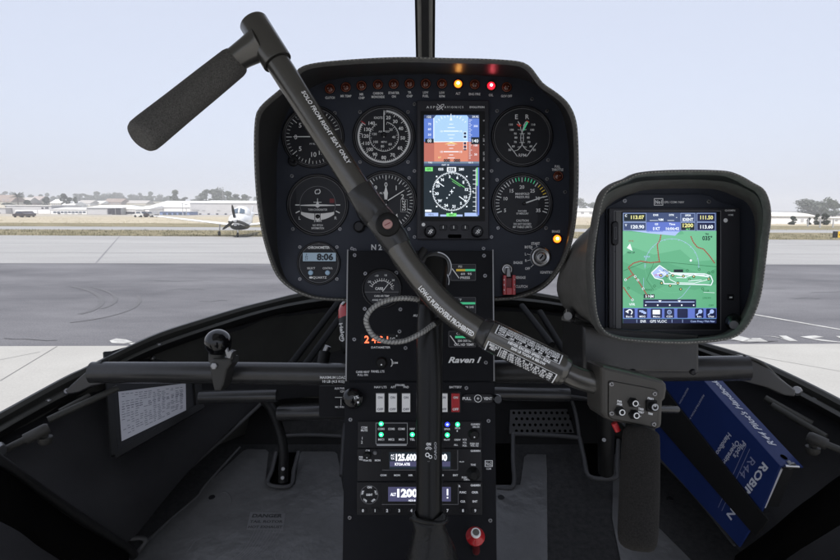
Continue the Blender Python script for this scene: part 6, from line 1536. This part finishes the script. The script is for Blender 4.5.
# ================================================================== TREES
mat('leaf', (.075, .095, .060), .8, var=.35, vscale=1.2, spec=.2); mat('leaf_dark', (.030, .042, .026), .8, var=.35, vscale=1.2, spec=.2); mat('leaf_grey', (.10, .115, .095), .8, var=.3, vscale=1.0, spec=.2); mat('bark', (.12, .10, .08), .9, var=.2, vscale=3)
def crown_mesh(seed, H, W, m, n, leaf, clumps=9, low=.25, shape='round'):
    rnd = random.Random(seed); mb = MB(); cs = []
    for i in range(clumps):
        z = H*(low + (1-low)*rnd.random()**.8)
        f = (z/H-low)/(1-low)
        wr = W/2*(sin(pi*min(1, max(.12, f*.85+.12)))**.7) if shape == 'round' else W/2*(1.05-f)
        a = rnd.uniform(0, 2*pi); r = wr*rnd.uniform(.1, .8)
        cs.append((Vector((cos(a)*r, sin(a)*r, z)), W*rnd.uniform(.13, .26)))
    for i in range(n):
        c, rr_ = cs[i % clumps]
        v = Vector((rnd.gauss(0, 1), rnd.gauss(0, 1), rnd.gauss(0, .8))).normalized()*rr_*rnd.uniform(.5, 1.05)
        q = c + v; u_ = Vector((rnd.gauss(0, 1), rnd.gauss(0, 1), rnd.gauss(0, 1))).normalized(); w_ = u_.cross(Vector((rnd.gauss(0, 1), rnd.gauss(0, 1), rnd.gauss(0, 1)))).normalized()
        s_ = leaf*rnd.uniform(.6, 1.4)
        mb.add([q-u_*s_-w_*s_*.6, q+u_*s_*.9-w_*s_*.5, q+u_*s_+w_*s_*.6, q-u_*s_*.8+w_*s_*.7], [(0, 1, 2, 3)], m)
    return mb, cs
def make_tree(name, label, group, seed, H, W, m, n, leaf, clumps=9, low=.25, shape='round'):
    t = thing(name, label, 'tree', (0, 0, 0), group)
    mb, cs = crown_mesh(seed, H, W, m, n, leaf, clumps, low, shape); mb.build('crown', t)
    mb = MB(); tp = Vector((0, 0, H*.7)); rod(mb, Vector((0, 0, -1)), tp, W*.045, 'bark', 8, W*.012, 6)
    for c, _ in cs[:7]: rod(mb, Vector((0, 0, c.z*.55)), c, W*.018, 'bark', 5, W*.006)
    mb.build('trunk', t); return t
def dup(root, loc, rz, sc, label=None, group=None):
    r = root.copy(); COL.objects.link(r); r.location = loc; r.rotation_euler = (0, 0, rz); r.scale = sc
    if label: r['label'] = label
    if group: r['group'] = group
    for ch in root.children: c = ch.copy(); COL.objects.link(c); c.parent = r
    return r
protos = [make_tree('tree', 'x', None, 11+i, 10, w, m, 2200, .36, cl, .04) for i, (w, m, cl) in enumerate([(9, 'leaf', 11), (7, 'leaf_grey', 8), (11, 'leaf_grey', 14), (6, 'leaf', 7)])]
used = set()
def place(k, px, ytop, wpx, d, label, group=None, proto=None, base=None):
    """crown top at pixel ytop, crown width wpx, distance d"""
    r = P(px, ytop, 1) - EYE; v = EYE + r*(d/r.y); gz = hillz(d) if base is None else base
    H = v.z - gz; Wm = wpx*1.45*d/FPX; pr_ = proto or protos[k]; w0 = [9, 7, 11, 6][k] if proto is None else proto['w0']
    loc = Vector((v.x, d, gz)); sc = (Wm/w0, Wm/w0, H/10)
    key = pr_.name
    if key not in used:
        used.add(key); pr_.location = loc; pr_.scale = sc; pr_['label'] = label
        if group: pr_['group'] = group
        return pr_
    return dup(pr_, loc, random.uniform(0, 6.28), sc, label, group)
grp = 'hazy trees along the skyline left of the main panel'; gl_ = 'hazy grey-green tree in the skyline row above the left buildings'
for i, (px, yt, w) in enumerate([(82, 194.6, 12), (90, 192.6, 11), (96, 193.2, 9), (104, 195, 8), (119, 194, 12), (127, 196.6, 7), (112, 195.6, 9), (133, 195.4, 8), (140, 194, 6), (144, 193.6, 7), (150, 193.4, 7), (161, 195.6, 7), (5, 192.6, 8), (12, 192.4, 7), (47, 194.6, 6), (31, 195.6, 7), (76, 194.6, 9), (70, 196.2, 8), (168, 197, 7), (256, 197.6, 8), (249, 197.2, 9), (86, 196.4, 10), (100, 196.6, 8), (108, 194.4, 7), (115.4, 193.6, 8), (123, 195.6, 9), (130, 196.2, 8), (136.6, 196.2, 6), (153.6, 196.8, 8), (157, 196, 6), (164.6, 198, 7), (171, 197, 6), (21, 194.4, 7), (36, 197.2, 8), (41, 195.6, 6), (54, 197, 7), (58.6, 196, 5), (192, 198.2, 8), (198, 197, 8), (-4, 194, 8)]):
    place([1, 3, 0, 2][i % 4], px, yt, w, 430 + 9*(i % 5), gl_, grp)
place(0, 175.4, 192.4, 9.5, 300, 'round grey-green tree standing alone above the bright white hangar')
place(1, 185, 198, 9, 300, 'small bush-like tree right of the lone round tree above the white hangar')
g2 = 'tall trees behind the largest hangar'; 
for px, yt, w, lb in [(206, 191.4, 13, 'leftmost tall tree rising behind the largest hangar'), (213.6, 192, 12, 'second tall tree from the left behind the largest hangar'), (220, 190.2, 11, 'tallest pointed tree behind the largest hangar'), (228, 193.6, 11, 'tree above the propeller behind the largest hangar'), (236, 195.4, 11, 'lower bushy tree right of the propeller tip'), (243.6, 196.2, 10, 'low tree nearest the panel hood behind the largest hangar')]:
    place([0, 2, 1, 0, 2, 1][int(px) % 6], px, yt, w, 280, lb, g2)
darkp = make_tree('tree', 'dark round tree among the houses on the left rise', None, 31, 10, 7, 'leaf_dark', 1800, .36, 12, .02); darkp['w0'] = 7
place(0, 63.6, 194.4, 7, 235, 'dark round tree among the houses on the left rise', None, darkp)
place(0, 69, 198, 6.5, 232, 'spiky dark tree just right of the dark round tree', None, darkp)
place(0, 75, 197.6, 4, 232, 'narrow dark tree right of the spiky one', None, darkp)
place(0, 46, 197.6, 7, 230, 'olive-green tree below the pink-roofed house', None, darkp)
place(0, 27, 200.6, 7, 215, 'low dark shrubby tree right of the palm', None, darkp)
place(0, 8, 203.4, 14, 205, 'dark green hedge-like tree below the cream house', None, darkp)
gum = make_tree('eucalyptus_tree', 'wide lacy grey eucalyptus left of the solid one at the right edge', None, 41, 10, 10, 'leaf_grey', 2200, .26, 16, .12); gum['w0'] = 10
place(0, 809, 200.2, 26, 180, 'wide lacy grey eucalyptus behind the curved-roof hangar', None, gum, 0)
place(0, 821, 202, 16, 185, 'lower grey tree between the two big ones at the right', None, gum, 0)
gum2 = make_tree('eucalyptus_tree', 'dense tall grey-green tree at the right edge', None, 43, 10, 8, 'leaf', 2600, .30, 16, .1); gum2['w0'] = 8
place(0, 828.6, 199, 11, 178, 'dense tall grey-green tree beside the lacy eucalyptus at the right edge', None, gum2, 0)
place(0, 834.4, 201.4, 9, 180, 'dense tree at the far right, right of the tallest one', None, gum2, 0)
place(0, 580, 199.4, 10, 300, 'hazy pale tree seen in the gap between the two hoods', None, gum2, 0)
place(0, 593, 203, 8, 300, 'low hazy tree close to the left edge of the map display hood', None, gum2, 0)
for px, yt, w, lb in [(793.2, 216.6, 6, 'round dark bush in front of the curved-roof hangar'), (817.6, 214.4, 5, 'small bushy tree right of the curved-roof hangar'), (825.4, 214, 7, 'rounder bushy tree left of the yellow sign'), (809.4, 218, 3.4, 'tiny dark shrub at the right end of the curved-roof hangar')]:
    place(0, px, yt, w, 74, lb, None, darkp, 0)
# palm on the left
palm = thing('palm_tree', 'drooping dark palm above the left sheds beside the cream house', 'palm', (0, 0, 0))
mb = MB(); rod(mb, Vector((0, 0, -1)), Vector((.1, 0, 6)), .22, 'bark', 8, .16, 5); mb.build('trunk', palm)
mb = MB(); rnd = random.Random(5)
for i in range(30):
    a = rnd.uniform(0, 2*pi); el = rnd.uniform(-.2, 1.0); pts = []
    for j in range(6):
        r_ = .5*j; pts.append(Vector((cos(a)*r_, sin(a)*r_, 6 + sin(el)*r_ - .10*r_*r_)))
    side = Vector((-sin(a), cos(a), 0))
    for j in range(5):
        w1 = .34*(1-j/6); w2 = .34*(1-(j+1)/6)
        mb.add([pts[j]-side*w1-Z*.12, pts[j], pts[j+1], pts[j+1]-side*w2-Z*.12], [(0, 1, 2, 3)], 'leaf_dark'); mb.add([pts[j], pts[j]+side*w1-Z*.12, pts[j+1]+side*w2-Z*.12, pts[j+1]], [(0, 1, 2, 3)], 'leaf_dark')
mb.build('crown', palm)
r = P(17, 193.2, 1)-EYE; v = EYE + r*(210/r.y); palm.location = (v.x, 210, v.z-6.9)

# ================================================================== FIELD FURNITURE
# guidance sign at the right
sgn_b = G(839, 238); sgn_ = thing('taxiway_sign', 'black and yellow taxiway sign board at the right edge of the field', 'sign', (sgn_b.x, sgn_b.y, 0))
mat('sign_yellow', (.65, .42, .03), .5)
k = (sgn_b-EYE).dot(FW)/FPX; x0 = sgn_b.x - 4.6*k; zt = 6.6*k
mb = MB(); wbox(mb, x0, sgn_b.y, .02, x0+3.2*k, sgn_b.y+.2, zt, 'black'); mb.build('black_panel', sgn_)
mb = MB(); wbox(mb, x0+3.21*k, sgn_b.y, .02, x0+16*k, sgn_b.y+.2, zt, 'sign_yellow'); wbox(mb, x0+4.4*k, sgn_b.y-.01, zt*.42, x0+7.4*k, sgn_b.y, zt*.58, 'black'); mb.build('yellow_panel', sgn_)
mb = MB()
for dx in (1, 8, 15): wbox(mb, x0+dx*k-.03, sgn_b.y+.05, -.02, x0+dx*k+.03, sgn_b.y+.12, .02, 'black')
mb.build('leg', sgn_)
# parked dark cars
mat('car_dark', (.03, .02, .025), .3, coat=.6); mat('car_white', (.6, .6, .6), .3, coat=.6)
def car(px, py, lb, m, L=2.0):
    c = G(px, py); c.z = 0; t = thing('parked_car', lb, 'car', c)
    mb = MB()
    prof = [(-.5, .22), (-.49, .55), (-.28, .62), (-.16, .98), (.2, 1.0), (.36, .68), (.5, .6), (.5, .22)]
    loft(mb, [[c + Vector((x*L, y, z)) for x, z in prof] for y in (-.85, .85)], m, True, False); mb.add([c + Vector((x*L, -.85, z)) for x, z in prof], [tuple(range(8))], m); mb.add([c + Vector((x*L, .85, z)) for x, z in prof][::-1], [tuple(range(8))], m); mb.build('body', t)
    mb = MB(); mb.add([c + Vector((x*L, -.86, z)) for x, z in ((-.24, .66), (-.14, .92), (.18, .94), (.3, .68))], [(0, 1, 2, 3)], 'wglass'); mb.build('window', t)
    for x in (-.3, .3):
        for y in (-.86, .7):
            mb = MB(); profile_rod(mb, c + Vector((x*L, y, .2)), c + Vector((x*L, y+.1, .2)), [(0, .2), (1, .2)], 'rubber', 16, ref=Z); mb.build('wheel', t)
car(22.4, 217.4, 'dark red-black car parked at the field edge in front of the left shed', 'car_dark')
car(27.2, 217.0, 'second dark car right behind the first at the field edge', 'car_dark', 1.9)
for px, lb, m in [(146, 'dark van left of the aeroplane wing tip', 'car_dark'), (152, 'grey car nearest the aeroplane wing tip', 'bgrey2'), (140.6, 'small pale car left of the dark van', 'car_white')]: car(px, 217.2, lb, m, 1.7)
# light poles
def pole(px, yt, yb, d, lb, head=True):
    r = P(px, yt, 1)-EYE; v = EYE + r*(d/r.y); t = thing('light_pole', lb, 'pole', (v.x, d, 0)); mb = MB(); rod(mb, Vector((v.x, d, -.2)), v, .09, 'bgrey2', 8, .06); mb.build('pole', t)
    if head: mb = MB(); wbox(mb, v.x-.35, d-.1, v.z-.08, v.x+.35, d+.1, v.z+.08, 'bgrey2'); mb.build('lamp_head', t)
pole(182.4, 203.4, 216, 122, 'left grey light pole of the pair in front of the large hangar'); pole(186, 204.4, 216, 122, 'right grey light pole of the pair in front of the large hangar')
pole(222.6, 187.2, 200, 170, 'tall mast with a small head above the trees by the propeller'); pole(808.4, 218.6, 226, 66, 'thin post left of the short person-high post in the right field', False); pole(820.6, 219, 228, 62, 'thin white-topped post left of the yellow sign', False); pole(833.6, 219, 228, 62, 'thin post right above the yellow sign', False)
# the hazy air
mat('haze_air', (1, 1, 1))
_m = MATS['haze_air']; _nt = _m.node_tree; _nt.nodes.clear(); _o = _nt.nodes.new('ShaderNodeOutputMaterial'); _v = _nt.nodes.new('ShaderNodeVolumePrincipled')
_v.inputs['Color'].default_value = (.97, .98, 1.0, 1); _v.inputs['Density'].default_value = HAZE; _v.inputs['Anisotropy'].default_value = -.25
_nt.links.new(_v.outputs['Volume'], _o.inputs['Volume'])
mb = MB(); wbox(mb, -900, -30, -1.2, 900, 1500, 26, 'haze_air'); tag(mb.build('haze'), 'pale haze over the airfield', 'haze', None, 'stuff')
f0 = G(770, 225.4); 
# ================================================================== LIGHT, SKY, CAMERA
w = bpy.data.worlds.new('World'); S.world = w; w.use_nodes = True; nt = w.node_tree
bg = nt.nodes['Background']; sky = nt.nodes.new('ShaderNodeTexSky'); sky.sky_type = 'NISHITA'; sky.sun_disc = False
SE, SA = radians(56), radians(187)       # elevation; azimuth clockwise from +Y
sky.sun_elevation = SE; sky.sun_rotation = SA; sky.air_density = 1.0; sky.dust_density = 3.0; sky.ozone_density = 2.0; sky.altitude = 50
hs_n = nt.nodes.new('ShaderNodeHueSaturation'); hs_n.inputs['Saturation'].default_value = .62; hs_n.inputs['Value'].default_value = 1.0
mx = nt.nodes.new('ShaderNodeMix'); mx.data_type = 'RGBA'; mx.blend_type = 'MIX'; mx.inputs[0].default_value = .70; mx.inputs[7].default_value = (5.5, 5.9, 7.1, 1)
nt.links.new(sky.outputs['Color'], hs_n.inputs['Color']); nt.links.new(hs_n.outputs['Color'], mx.inputs[6]); nt.links.new(mx.outputs[2], bg.inputs['Color'])
bg.inputs['Strength'].default_value = .12
sl_ = bpy.data.lights.new('sun', 'SUN'); sl_.energy = 3.6; sl_.angle = radians(.5); sl_.color = (1, .955, .88)
so = bpy.data.objects.new('sun', sl_); COL.objects.link(so)
sd_ = Vector((sin(SA)*cos(SE), cos(SA)*cos(SE), sin(SE)))
so.rotation_euler = sd_.to_track_quat('Z', 'Y').to_euler(); so.location = (0, 0, 30)
cam = bpy.data.cameras.new('camera'); co = bpy.data.objects.new('camera', cam); COL.objects.link(co)
cam.sensor_width = 36; cam.lens = 24; cam.clip_start = .02; cam.clip_end = 6000
co.location = EYE; co.rotation_euler = Matrix((RT, UP, -FW)).transposed().to_euler(); S.camera = co
S.view_settings.view_transform = 'Standard'; S.view_settings.look = 'None'; S.view_settings.gamma = 1; S.view_settings.exposure = 0.35
S.view_settings.use_curve_mapping = False
